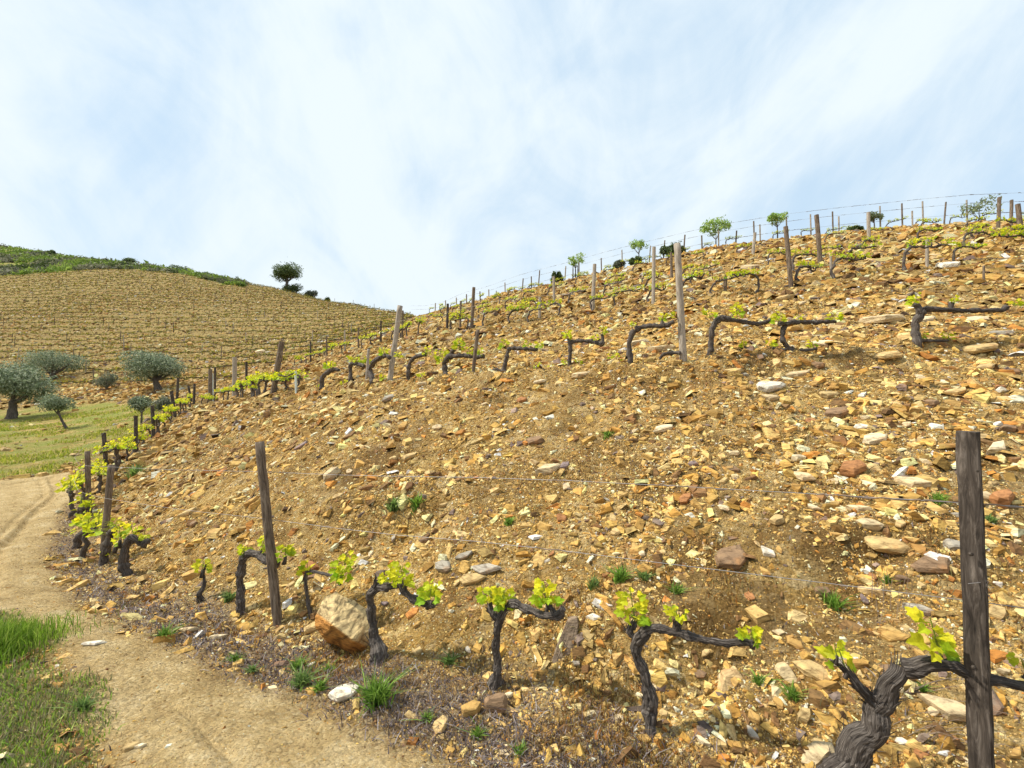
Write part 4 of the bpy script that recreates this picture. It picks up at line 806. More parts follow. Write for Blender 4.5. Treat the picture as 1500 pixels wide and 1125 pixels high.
# ------------------------------------------------------------------ labels of vines and posts
ROWV = {}
for o, row, u, look in ALLV: ROWV.setdefault(row, []).append((u, o, look))
GV = {1: 'vines of the lowest row', 2: 'vines of the bank top row'}
for row, lst in ROWV.items():
    lst.sort(key=lambda t_: t_[0])
    for i, (u, o, look) in enumerate(lst):
        lb = look if look != 'grape vine' else {1: 'leafy', 2: 'leafy dark-trunked', 3: 'short-armed', 4: 'small', 5: 'small', 6: 'tiny', 7: 'tiny silhouetted'}[row] + ' vine, ' + ordn(i) + ' from the left in the ' + ROWNAME[row]
        tag(o, lb, 'grape vine', GV.get(row, 'vines of the ' + ROWNAME[row]))
PR = {}
for o, row, u, m in ALLP: PR.setdefault(row, []).append((u, o, m))
fr = sorted([k for k in PR if k >= 20])
for row, lst in PR.items():
    lst.sort(key=lambda t_: t_[0])
    for i, (u, o, m) in enumerate(lst):
        c_ = {MP1.name: 'brown', MP2.name: 'pale grey', MP3.name: 'dark', MPB.name: 'white'}[m.name]
        if 'label' not in o:
            o['label'] = (c_ + ' wooden post, ' + ordn(i) + ' post from the left in the ' + ROWNAME[row]) if row < 20 else ('tiny ' + c_ + ' post, ' + ordn(i) + ' from left, ' + ordn(fr.index(row)) + ' line up the far hill')
        tag(o, None, 'post', ('posts of the ' + ROWNAME[row]) if row < 20 else 'posts on the far hillside')
# ------------------------------------------------------------------ trees and shrubs
def crown_mesh(name, clumps, n, ls, cols, seed, m=MF, asp=.35, parent=None, origin=None, hole=.0):
    """leaf-sized faces spread through uneven clumps"""
    r = np.random.RandomState(seed); C_ = np.array([c[:3] for c in clumps]); Rd = np.array([c[3:6] for c in clumps]); wv = Rd.prod(1) ** .7; wv /= wv.sum()
    k = r.choice(len(C_), n, p=wv); d = r.normal(0, 1, (n, 3)); d /= np.linalg.norm(d, axis=1)[:, None]
    rad = r.uniform(.35, 1, n) ** .6 * (1 + .28 * r.normal(0, 1, n) * (r.uniform(0, 1, n) < .25)); p = C_[k] + d * Rd[k] * rad[:, None]
    # sub-clumping
    nz_ = noise2(p[:, 0] / (ls * 5) + p[:, 2] / (ls * 4), p[:, 1] / (ls * 5) - p[:, 2] / (ls * 6), seed)
    keep = nz_ > -.38 + hole; p = p[keep]; k = k[keep]; d = d[keep]; n = len(p)
    a = r.normal(0, 1, (n, 3)) + d * .3; a /= np.linalg.norm(a, axis=1)[:, None]; b = np.cross(a, r.normal(0, 1, (n, 3))); b /= np.linalg.norm(b, axis=1)[:, None]
    s = ls * r.uniform(.6, 1.3, n)[:, None]; V_ = np.stack([p - a * s, p + b * s * asp, p + a * s, p - b * s * asp], 1).reshape(-1, 3)
    cc = np.array(cols)[r.randint(0, len(cols), n)] * (r.uniform(.75, 1.25, (n, 1))) * (1 + .5 * nz_[keep][:, None]); cc = np.repeat(np.concatenate([np.clip(cc, .01, .9), np.ones((n, 1))], 1), 4, 0)
    o0 = np.zeros(3) if origin is None else np.asarray(origin); o = big_mesh(name, V_ - o0, np.arange(4 * n), np.full(n, 4), cc, m)
    if parent is not None: o.parent = parent
    elif origin is not None: o.location = o0
    return o
OLIVE = [(.15, .20, .12), (.25, .31, .20), (.38, .43, .32), (.09, .12, .06)]
OAK = [(.07, .11, .035), (.11, .16, .05), (.16, .21, .08), (.045, .07, .025)]
FRESH = [(.24, .38, .08), (.34, .50, .12), (.18, .30, .07), (.44, .56, .18)]
GREY = [(.16, .18, .13), (.10, .13, .07), (.22, .23, .17)]
def tree(name, base, wd, ht, trunk_h, tr, cols, n, ls, seed, label, cat, group=None, lean=(0, 0), shape='round', nst=1, hole=0., ncl=9, dep=None):
    """base, width, height, trunk height are in picture units at the tree's own distance"""
    r = random.Random(seed); b = hit(*base) if dep is None else at(base[0], base[1], dep)
    if b is None: b = at(base[0], base[1], 60)
    b[2] = float(H(np.array([b[0]]), np.array([b[1]]))[0]) if dep is None or dep < 60 else b[2]
    s = b[1] / F; wd, ht, trunk_h, tr = wd * s, ht * s, trunk_h * s, tr * s
    root = empty(name, b); top = np.array([lean[0] * s, 0, trunk_h])
    ch = ht - trunk_h; clumps = []
    for i in range(ncl):
        a = 6.28 * i / ncl + r.uniform(-.3, .3); q_ = (r.uniform(.35, .72) if shape == 'round' else r.uniform(.3, .95)) if i else 0; z_ = trunk_h + ch * (r.uniform(.3, .68) if shape == 'round' else r.uniform(.45, .75))
        k_ = r.uniform(.24, .38) if shape == 'round' else r.uniform(.13, .27)
        if shape != 'round': z_ += ch * r.uniform(-.15, .18)
        clumps.append((top[0] + math.cos(a) * wd * .5 * q_, math.sin(a) * wd * .42 * q_, z_ + (ch * .12 if i == 0 else 0), wd * k_ * .85, wd * k_ * .8, ch * k_ * 1.05))
    mb = Mesh_()
    for st in range(nst):
        ox = (st - (nst - 1) / 2) * tr * 4
        c_, q_ = crom([(ox * .8, 0, -.25), (ox, 0, 0), (ox + top[0] * .5 + r.uniform(-.3, .3) * tr, r.uniform(-.3, .3) * tr, trunk_h * .5), (top[0] + ox, 0, trunk_h * 1.08)], [tr * 1.5, tr * 1.15, tr * .95, tr * .7], max(trunk_h / 8, .05)); tube(mb, c_, q_, 9, knob=.14, ridges=4, seed=seed)
    mb.build('trunk', MT, root, True)
    for i, c in enumerate(clumps[:6]):
        mb = Mesh_(); e = np.array(c[:3]); m_ = (top + e) / 2 + np.array([0, 0, -.06 * ht]); c_, q_ = crom([top + np.array([0, 0, -.08 * trunk_h]), m_, e], [tr * .55, tr * .35, tr * .14], max(ht / 12, .05)); tube(mb, c_, q_, 6, knob=.1, seed=seed + i); mb.build('limb', MT, root, True)
    crown_mesh('crown', clumps, n, ls, cols, seed, parent=root, hole=hole)
    tag(root, label, cat, group); return root
OG = 'olive trees on the field below the far hill'
tree('olive_tree', (17, 613), 100, 80, 24, 5.5, OLIVE, 11500, .085, 1, 'large dark olive tree with thick trunk at the left edge of the field', 'olive tree', OG, ncl=12)
tree('olive_tree', (76, 556), 72, 42, 8, 4, OLIVE, 8000, .085, 2, 'wide olive tree behind the large one, just below the far rows', 'olive tree', OG, ncl=10)
tree('olive_tree', (232, 573), 78, 62, 17, 4.5, OLIVE, 10000, .085, 3, 'round grey-green olive tree on the stony terrace edge, right of the others', 'olive tree', OG, lean=(-6, 0), ncl=12)
tree('olive_sapling', (97, 628), 42, 52, 24, 1.6, [(.20, .25, .15), (.28, .33, .22), (.13, .17, .09)], 3000, .06, 4, 'small sparse olive sapling with a slanting trunk on the grass', 'olive tree', OG, lean=(-14, 0), hole=.15)
tree('olive_shrub', (156, 572), 28, 27, 4, 1.5, GREY, 2600, .06, 5, 'small grey shrub among the rubble between two olive trees', 'shrub')
tree('olive_sapling', (207, 622), 30, 42, 18, 1.3, OLIVE, 2200, .06, 6, 'young olive behind the lowest posts, left of the white stake', 'olive tree', OG, hole=.1)
tree('olive_sapling', (240, 612), 24, 34, 10, 1.2, GREY, 1600, .06, 7, 'small grey sapling in a pale guard at the end of the lowest row', 'olive tree', OG, hole=.1)
mbx = at(236, 606, 1)
# far hill skyline
tree('oak_tree', (420, 421), 46, 33, 9, 2.2, OAK, 7000, .26, 11, 'lone dark oak with gaps in its crown on the far ridge', 'tree', hole=.16, ncl=10, dep=127)
FS = 'dark shrubs along the skylines'
for i, (u, v, wd, ht, cols, lb) in enumerate([
  (428, 424, 34, 12, OAK, 'low dark thicket at the foot of the lone ridge oak'), (456, 431, 24, 10, GREY, 'grey-green bush right of the lone ridge oak'), (479, 436, 10, 5, OAK, 'tiny bush on the ridge right of the grey-green bush'),
  (186, 390, 28, 14, OAK, 'broad dark bush on the green ridge skyline'), (266, 403, 32, 16, OAK, 'rounded dark bush at the right end of the green ridge'), (75, 373, 12, 9, OAK, 'small lone bush on the left part of the green ridge'),
  (216, 397, 18, 9, GREY, 'low grey bush between the two ridge bushes'), (297, 410, 26, 9, OAK, 'flat bush stepping down right of the rounded ridge bush'), (325, 415, 22, 7, FRESH, 'low green bush near the right end of the green ridge'),
  (817, 411, 20, 17, OAK, 'round dark bush on the near skyline left of the triple-stemmed tree'), (983, 377, 38, 22, OAK, 'big dark green bush on the near skyline behind the tall pale post'), (907, 388, 24, 12, GREY, 'low grey bush on the near skyline left of the umbrella-shaped tree'), (930, 383, 18, 9, OAK, 'low dark bush under the umbrella-shaped tree'),
  (1253, 347, 22, 12, OAK, 'low dark bush near the right skyline')]):
    far = u < 500; y_ = None
    if not far or u > 400: 
        a_ = math.atan((u - CU) / F); y_ = (float(np.interp(a_, ta_[::-1], rk[::-1])) * .99 * math.cos(a_)) if not far else 127
    if far and u < 400: y_ = {75: 160, 186: 150, 216: 149, 266: 146, 297: 140, 325: 138}[u]
    s_ = y_ / F; b = at(u, v, y_); b[2] = float(H(np.array([b[0]]), np.array([b[1]]))[0]); r = random.Random(40 + i); root = empty('shrub', b); w_, h_ = wd * s_, ht * s_
    off_ = at(u, v, y_)[2] - b[2]
    if abs(off_) < 2.5 and off_ > 0: h_ += off_ * .8
    cl = [(r.uniform(-.32, .32) * w_, r.uniform(-.2, .2) * w_, h_ * r.uniform(.3, .62), w_ * r.uniform(.16, .26), w_ * .2, h_ * r.uniform(.26, .38)) for _ in range(8)]
    mb = Mesh_()
    for c in cl: tube(mb, [(0, 0, -.2), (c[0] * .5, c[1] * .5, c[2] * .4), c[:3]], [.05, .04, .02], 5)
    mb.build('stems', MT, root); crown_mesh('foliage', cl, 2600 if far else 3200, .22 if far else .11, cols, 60 + i, parent=root); tag(root, lb, 'shrub', FS)
NG = 'young trees on the near skyline'
for i, (u, vb, wd, ht, th, nst, n, lb) in enumerate([
  (843, 407, 28, 33, 17, 3, 620, 'young tree on three thin stems, leftmost of the skyline saplings'), (936, 385, 28, 36, 16, 1, 600, 'umbrella-shaped young tree left of the big dark bush on the skyline'),
  (1049, 360, 42, 40, 11, 1, 1300, 'largest young tree on the skyline, broad green crown'), (1139, 351, 28, 41, 21, 1, 650, 'young tree with long bare trunk, right of the largest skyline tree'),
  (1281, 339, 20, 29, 14, 1, 500, 'thin wispy tree half hidden by skyline posts'), (1436, 328, 46, 36, 8, 2, 420, 'loose pale tree near the right end of the skyline')]):
    a_ = math.atan((u - CU) / F); y_ = float(np.interp(a_, ta_[::-1], rk[::-1])) * .99 * math.cos(a_)
    b = at(u, vb, y_); z_ = float(H(np.array([b[0]]), np.array([b[1]]))[0]); ex = (b[2] - z_) / (y_ / F); ex = max(-4, min(ex, 8)); u2, v2 = to_px(np.array([b[0], y_, z_]))
    tree('young_tree', (float(u2), float(v2)), wd, ht + ex, th + ex * .8, .9, FRESH if i < 4 else [(.2, .26, .12), (.26, .3, .18)], n, .10, 80 + i, lb, 'tree', NG, dep=y_, nst=nst, shape='flat', hole=.06 if i < 4 else .12, ncl=14)

# ------------------------------------------------------------------ scrub and grasses (uncountable)
def blades(name, pos, h, wd, cols, seed, label, lean=.35, m=None, nv=1):
    r = np.random.RandomState(seed); n = len(pos); a = r.uniform(0, 6.28, n); la = r.uniform(0, 6.28, n); l = np.abs(r.normal(0, lean, n)) * h
    s = np.stack([np.cos(a), np.sin(a), np.zeros(n)], 1) * (wd * .5)[:, None]; t1 = np.stack([np.cos(la) * l * .35, np.sin(la) * l * .35, h * .6], 1); t2 = np.stack([np.cos(la) * l, np.sin(la) * l, h], 1)
    p = pos - np.array([0, 0, .005]); V_ = np.stack([p - s, p + s, p + t1 + s * .8, p + t1 - s * .8, p + t2], 1).reshape(-1, 3)
    f = (np.array([[0, 1, 2, 3, 3, 2, 4]])[0][None] + (np.arange(n) * 5)[:, None]).ravel(); sz = np.tile([4, 3], n)
    cc = np.array(cols)[r.randint(0, len(cols), n)] * r.uniform(.75, 1.25, (n, 1)); cc = np.repeat(np.concatenate([np.clip(cc, .01, .9), np.ones((n, 1))], 1), 5, 0)
    o = big_mesh(name, V_, f, sz, cc, m or MF)
    if label: tag(o, label, None, None, 'stuff')
    return o
GR = [(.20, .34, .04), (.28, .43, .05), (.38, .48, .10), (.13, .22, .03)]; DRY = [(.34, .29, .15), (.25, .22, .11), (.20, .20, .10)]
r = np.random.RandomState(9)
pos, rr = sample(420000, r, -56, -20, 1.4, 40, .8); gl = mask(m_lawn, pos[:, 0], pos[:, 1]); gf = mask(m_field, pos[:, 0], pos[:, 1]); pn = fbm(pos[:, 0], pos[:, 1], 2.2, 3, 91)
u_, v_ = to_px(pos)
ed = np.exp(-((u_ - 20) / 60) ** 2 - ((v_ - 955) / 45) ** 2)
k1 = (r.uniform(0, 1, len(pos)) < gl * (.8 + .2 * (pn > .05))); pp = pos[k1]; un, vn_ = to_px(pp); 
blades('lawn_grass', pp, (.02 + .035 * r.uniform(0, 1, len(pp)) ** 2), .003 + .0012 * np.hypot(pp[:, 0], pp[:, 1]), GR + DRY + DRY, 3, 'short green and straw coloured turf in the near left corner', .6)
k2 = (r.uniform(0, 1, len(pos)) < gf * np.clip(.12 + 2.4 * pn, .02, 1) * .7); pp = pos[k2]
blades('field_grass', pp, (.05 + .10 * r.uniform(0, 1, len(pp)) ** 2), .004 + .0018 * np.hypot(pp[:, 0], pp[:, 1]), [(.28, .33, .04), (.40, .41, .06), (.52, .44, .15)], 4, 'low patchy grass on the field below the olive trees', .5)
# tall grass clump at the left edge
q0 = hit(-70, 985); n = 9000; a = r.uniform(0, 6.28, n); ro = np.abs(r.normal(0, .21, n)); x_ = q0[0] - .12 + np.cos(a) * ro * .9; y_ = q0[1] + .1 + np.sin(a) * ro * 1.5
pp = np.stack([x_, y_, H(x_, y_)], 1)
blades('tall_grass', pp, .07 + .17 * r.uniform(0, 1, n) * np.exp(-(ro / .4) ** 2), np.full(n, .005), [(.14, .26, .02), (.22, .36, .035), (.34, .45, .08), (.10, .18, .015)], 5, 'bright green clump of tall grass at the left edge of the picture', .45)
# dry tufts, wisps and twigs along the vine row
pos, rr = sample(260000, r, -50, 52, 1.5, 14, .9); lt = mask(m_lit, pos[:, 0], pos[:, 1]); pt = mask(np.clip(m_path + m_lawn, 0, 1), pos[:, 0], pos[:, 1]); pn = fbm(pos[:, 0], pos[:, 1], .5, 3, 95)
k3 = r.uniform(0, 1, len(pos)) < (lt * .8 + .03 * (pn > .22)) * (1 - pt); pp = pos[k3]; n = len(pp)
blades('dry_litter', pp, .012 + .035 * r.uniform(0, 1, n) ** 2, .0035 + .0012 * np.hypot(pp[:, 0], pp[:, 1]), [(.25, .21, .22), (.15, .12, .13), (.42, .37, .36), (.26, .17, .09), (.09, .07, .07)], 6, 'grey-purple dry leaf litter and dead stalks under the lowest vines', 1.5)
k4 = r.uniform(0, 1, len(pos)) < .03 * (pn > .12) * (1 - pt); pp = pos[k4]; n = len(pp)
blades('dry_grass', pp, .03 + .07 * r.uniform(0, 1, n) ** 2, np.full(n, .0022) + .0005 * np.hypot(pp[:, 0], pp[:, 1]), DRY + [(.36, .20, .08), (.44, .34, .2)], 7, 'thin dry grass scattered over the stony bank', .7)
po_ = pos[(r.uniform(0, 1, len(pos)) < .55 * (fbm(pos[:, 0], pos[:, 1], .8, 3, 96) > .30)) & (pt < .3)]; n = len(po_)
blades('dead_herbs', po_, .015 + .05 * r.uniform(0, 1, n) ** 2, .003 + .0009 * np.hypot(po_[:, 0], po_[:, 1]), [(.32, .14, .03), (.20, .10, .03), (.40, .24, .06), (.14, .09, .04), (.26, .22, .08)], 8, 'rusty brown dead herbs in patches over the bank', 1.0)
# green hill scrub
pos, rr = sample(60000, r, -54, -28, 95, 260, 1.0); k5 = mask(m_scrub, pos[:, 0], pos[:, 1]) > .5; pp = pos[k5]; pn = fbm(pp[:, 0], pp[:, 1], 9, 4, 97); pp = pp[pn > .0 - .25]; pn = fbm(pp[:, 0], pp[:, 1], 9, 4, 97)
sc_ = np.repeat(pp[:9000], 7, 0); jit = r.normal(0, .5, sc_.shape); jit[:, 2] = np.abs(jit[:, 2]) * .9; sc_ = sc_ + jit; n = len(sc_)
cg = np.array([(.10, .15, .03), (.16, .24, .04), (.22, .30, .06), (.12, .13, .07), (.20, .20, .13), (.055, .08, .025)])
base_i = np.repeat(np.clip(((fbm(pp[:9000, 0], pp[:9000, 1], 12, 3, 98) + .5) * 6).astype(int), 0, 5), 7)
e = r.normal(0, .32, (n, 3, 3)); V_ = (sc_[:, None] + e).reshape(-1, 3); cc = cg[base_i] * r.uniform(.7, 1.3, (n, 1))
o = big_mesh('scrub', V_, np.arange(3 * n), np.full(n, 3), np.repeat(np.concatenate([cc, np.ones((n, 1))], 1), 3, 0), MF); tag(o, 'green and grey scrub covering the top of the far left hill', None, None, 'stuff')

# ------------------------------------------------------------------ weeds: one thing each
WEED = [(551, 1030, 52, 9, 'big bright green weed tuft near the path, below the orange boulder'), (440, 1005, 36, 6, 'pale green feathery weed left of the white slab'), (438, 980, 22, 4, 'small weed tuft above the feathery one'), (468, 1010, 20, 4, 'little weed touching the white slab'),
 (577, 745, 22, 4, 'dark green tuft halfway up the bank, left of its twin'), (610, 742, 24, 4, 'bright green tuft halfway up the bank, right of its twin'), (745, 768, 16, 3, 'tiny tuft at the centre of the bank'), (868, 860, 20, 3, 'narrow upright weed left of the three-tuft vine'),
 (908, 850, 28, 4, 'thin grassy tuft above the three-tuft vine'), (990, 868, 20, 3, 'upright weed above the middle tuft of the three-tuft vine'), (944, 848, 18, 3, 'small weed just above the tall shoot of the three-tuft vine'), (1222, 890, 34, 5, 'dark green plant with red leaves nearby, right bank'), (1300, 852, 14, 3, 'tiny weed at wire height left of the thick post'),
 (657, 972, 22, 3, 'thin upright weed right of the bent vine'), (344, 968, 16, 3, 'small grey-green weed left of the leaning post foot'), (241, 935, 24, 4, 'bright weed at the path edge, below the young vine stump'), (335, 880, 20, 4, 'dim weed beside the old grey vine'), (1112, 1000, 20, 4, 'spiky pale weed right of the three-tuft vine arm'),
 (1160, 1022, 22, 4, 'grey-green tuft near the lower right slabs'), (196, 700, 30, 3, 'flat bright green patch behind the path bend post'), (890, 640, 14, 3, 'tiny weed on the upper bank'), (1375, 736, 22, 4, 'weed clump left of the thick post'), (1452, 765, 16, 3, 'weed right of the thick post'), (700, 1080, 22, 3, 'yellowish weed at the bottom edge of the bank'),
 (762, 1105, 20, 3, 'weed at the very bottom centre'), (120, 1040, 24, 4, 'grass tuft at the right edge of the turf'), (625, 1055, 16, 3, 'small weed between path and litter'), (480, 985, 18, 3, 'grey weed right of the feathery one'), (370, 985, 16, 3, 'low weed at the path edge below the leaning post'), (1350, 1010, 14, 3, 'tiny weed behind the huge twisted vine')]
for i, (u, v, ht, kk, lb) in enumerate(WEED):
    b = hit(u, v)
    if b is None: continue
    ht *= .8; s_ = b[1] / F; n = kk * 28; rw = np.random.RandomState(200 + i); a = rw.uniform(0, 6.28, n); ro = np.abs(rw.normal(0, .22, n)) * ht * s_
    x_ = b[0] + np.cos(a) * ro; y_ = b[1] + np.sin(a) * ro * .8; pp = np.stack([x_, y_, H(x_, y_)], 1); 
    c0 = [(.10, .20, .03), (.18, .32, .04), (.26, .40, .07)] if i % 3 != 1 else [(.16, .26, .06), (.24, .34, .10), (.12, .2, .06)]
    root = empty('weed', b)
    o = blades('leaves', pp - b, ht * s_ * rw.uniform(.35, .95, n), np.full(n, max(.006, 2.2 * s_)), c0, 300 + i, None, 1.1); o.parent = root
    mb = Mesh_()
    for q_ in range(3):
        a_ = rw.uniform(0, 6.28); tube(mb, [(0, 0, -.01), (math.cos(a_) * .1 * ht * s_, math.sin(a_) * .1 * ht * s_, ht * s_ * .4), (math.cos(a_) * .25 * ht * s_, math.sin(a_) * .25 * ht * s_, ht * s_ * .75)], [.0015, .0012, .0008], 4, col=(.2, .3, .08))
    mb.build('stem', MF, root); tag(root, lb, 'weed', 'small weeds on the bank')
# twigs
TW = [((1300, 960), (1370, 1100), 46, 'tangle of dry twigs and straw beside the huge twisted vine'), ((1275, 830), (1330, 905), 14, 'upright dry stalks on the bank above the huge twisted vine')]
for i, (p0, p1, n, lb) in enumerate(TW):
    r = random.Random(700 + i); mb = Mesh_(); b = hit((p0[0] + p1[0]) / 2, (p0[1] + p1[1]) / 2)
    for k in range(n):
        q_ = hit(r.uniform(p0[0], p1[0] + 60 * (1 - i)), r.uniform(p0[1] + 30, p1[1] + 20))
        if q_ is None: continue
        L_ = r.uniform(.08, .28); a = r.uniform(-.6, .9) if i == 0 else r.uniform(1.0, 2.1)
        e_ = q_ + np.array([math.cos(a) * L_ * (1 if i == 0 else .3), r.uniform(-.08, .05), (.35 if i == 0 else 1) * L_ * abs(math.sin(a)) + .01]); m_ = (q_ + e_) / 2 + np.array([r.uniform(-.02, .02), 0, r.uniform(0, .03)])
        tube(mb, [q_, m_, e_], [.0016, .0013, .0008], 4)
    o = mb.build('dry_twigs', MTW, None, False, b); tag(o, lb, None, None, 'stuff')

# ------------------------------------------------------------------ rocks: the 300 that show largest, each its own
CN = {'ochre': (.48, .30, .10), 'tan': (.52, .38, .18), 'buff': (.56, .45, .28), 'cream': (.66, .56, .38), 'rust': (.36, .17, .07), 'brown': (.23, .15, .09), 'purple-grey': (.22, .17, .17), 'white': (.72, .68, .58), 'grey': (.36, .33, .28), 'orange': (.50, .22, .06)}
ROCKS = []
RV = []
for k in range(14):
    rr_ = np.random.RandomState(900 + k)
    import bmesh
    bm = bmesh.new()
    n = rr_.randint(4, 7); a = np.linspace(0, 6.28, n, endpoint=False) + rr_.uniform(-.25, .25, n); el = rr_.uniform(.5, .8); rd = rr_.uniform(.75, 1.1, n)
    for z_, sc_ in ((-.34, .85), (-.05, 1.0), (.24, .93), (.33, .72)):
        for j in range(n): bm.verts.new((math.cos(a[j]) * rd[j] * sc_ + rr_.uniform(-.09, .09), math.sin(a[j]) * rd[j] * el * sc_ + rr_.uniform(-.06, .06), z_ + rr_.uniform(-.06, .06)))
    bmesh.ops.convex_hull(bm, input=bm.verts[:]); 
    for v in [v for v in bm.verts if not v.link_faces]: bm.verts.remove(v)
    bmesh.ops.bevel(bm, geom=bm.edges[:], offset=.012, segments=1, affect='EDGES')
    bmesh.ops.triangulate(bm, faces=bm.faces[:]); bmesh.ops.subdivide_edges(bm, edges=bm.edges[:], cuts=1, use_grid_fill=True)
    bm.verts.ensure_lookup_table(); co_ = np.array([v.co[:] for v in bm.verts]); co_ += .04 * np.stack([noise2(co_[:, 1] * 2.5 + k, co_[:, 2] * 6, 3), noise2(co_[:, 0] * 2.5, co_[:, 2] * 6 + k, 4), .8 * noise2(co_[:, 0] * 3 + k, co_[:, 1] * 3, 5)], 1)
    RV.append((co_, [tuple(v.index for v in f.verts) for f in bm.faces])); bm.free()
def rock(u, v, wpx, flat_, tilt, cname, seed, label=None, up=.25, asp=1.0, pos=None, size=None):
    r = random.Random(seed); b = hit(u, v) if pos is None else pos
    if b is None: return None
    s = wpx * b[1] / F * .5 if size is None else size; co_, fs = RV[seed % len(RV)]; e = .05
    gx = float(H0(np.array([b[0] + e]), np.array([b[1]]))[0] - H0(np.array([b[0] - e]), np.array([b[1]]))[0]) / (2 * e); gy = float(H0(np.array([b[0]]), np.array([b[1] + e]))[0] - H0(np.array([b[0]]), np.array([b[1] - e]))[0]) / (2 * e)
    nrm = Vector((-gx * .8 + r.gauss(0, .12), -gy * .8 + r.gauss(0, .12), 1)).normalized(); M = Matrix.Rotation(0, 3, 'X')
    qd = Vector((0, 0, 1)).rotation_difference(nrm).to_matrix() @ Matrix.Rotation(tilt, 3, 'Z')
    v_ = co_ * np.array([s, s * asp, s * flat_ * 1.5]); v_ = v_ @ np.array(qd).T; c_ = np.array(CN[cname]) * r.uniform(.9, 1.12)
    mb = Mesh_(); mb.add(v_ + np.array([0, 0, s * flat_ * up]), fs, c_)
    o = mb.build('slate_rock', MS); o.location = Vector(b)
    ROCKS.append([o, u, v, cname, s, flat_, label]); return o
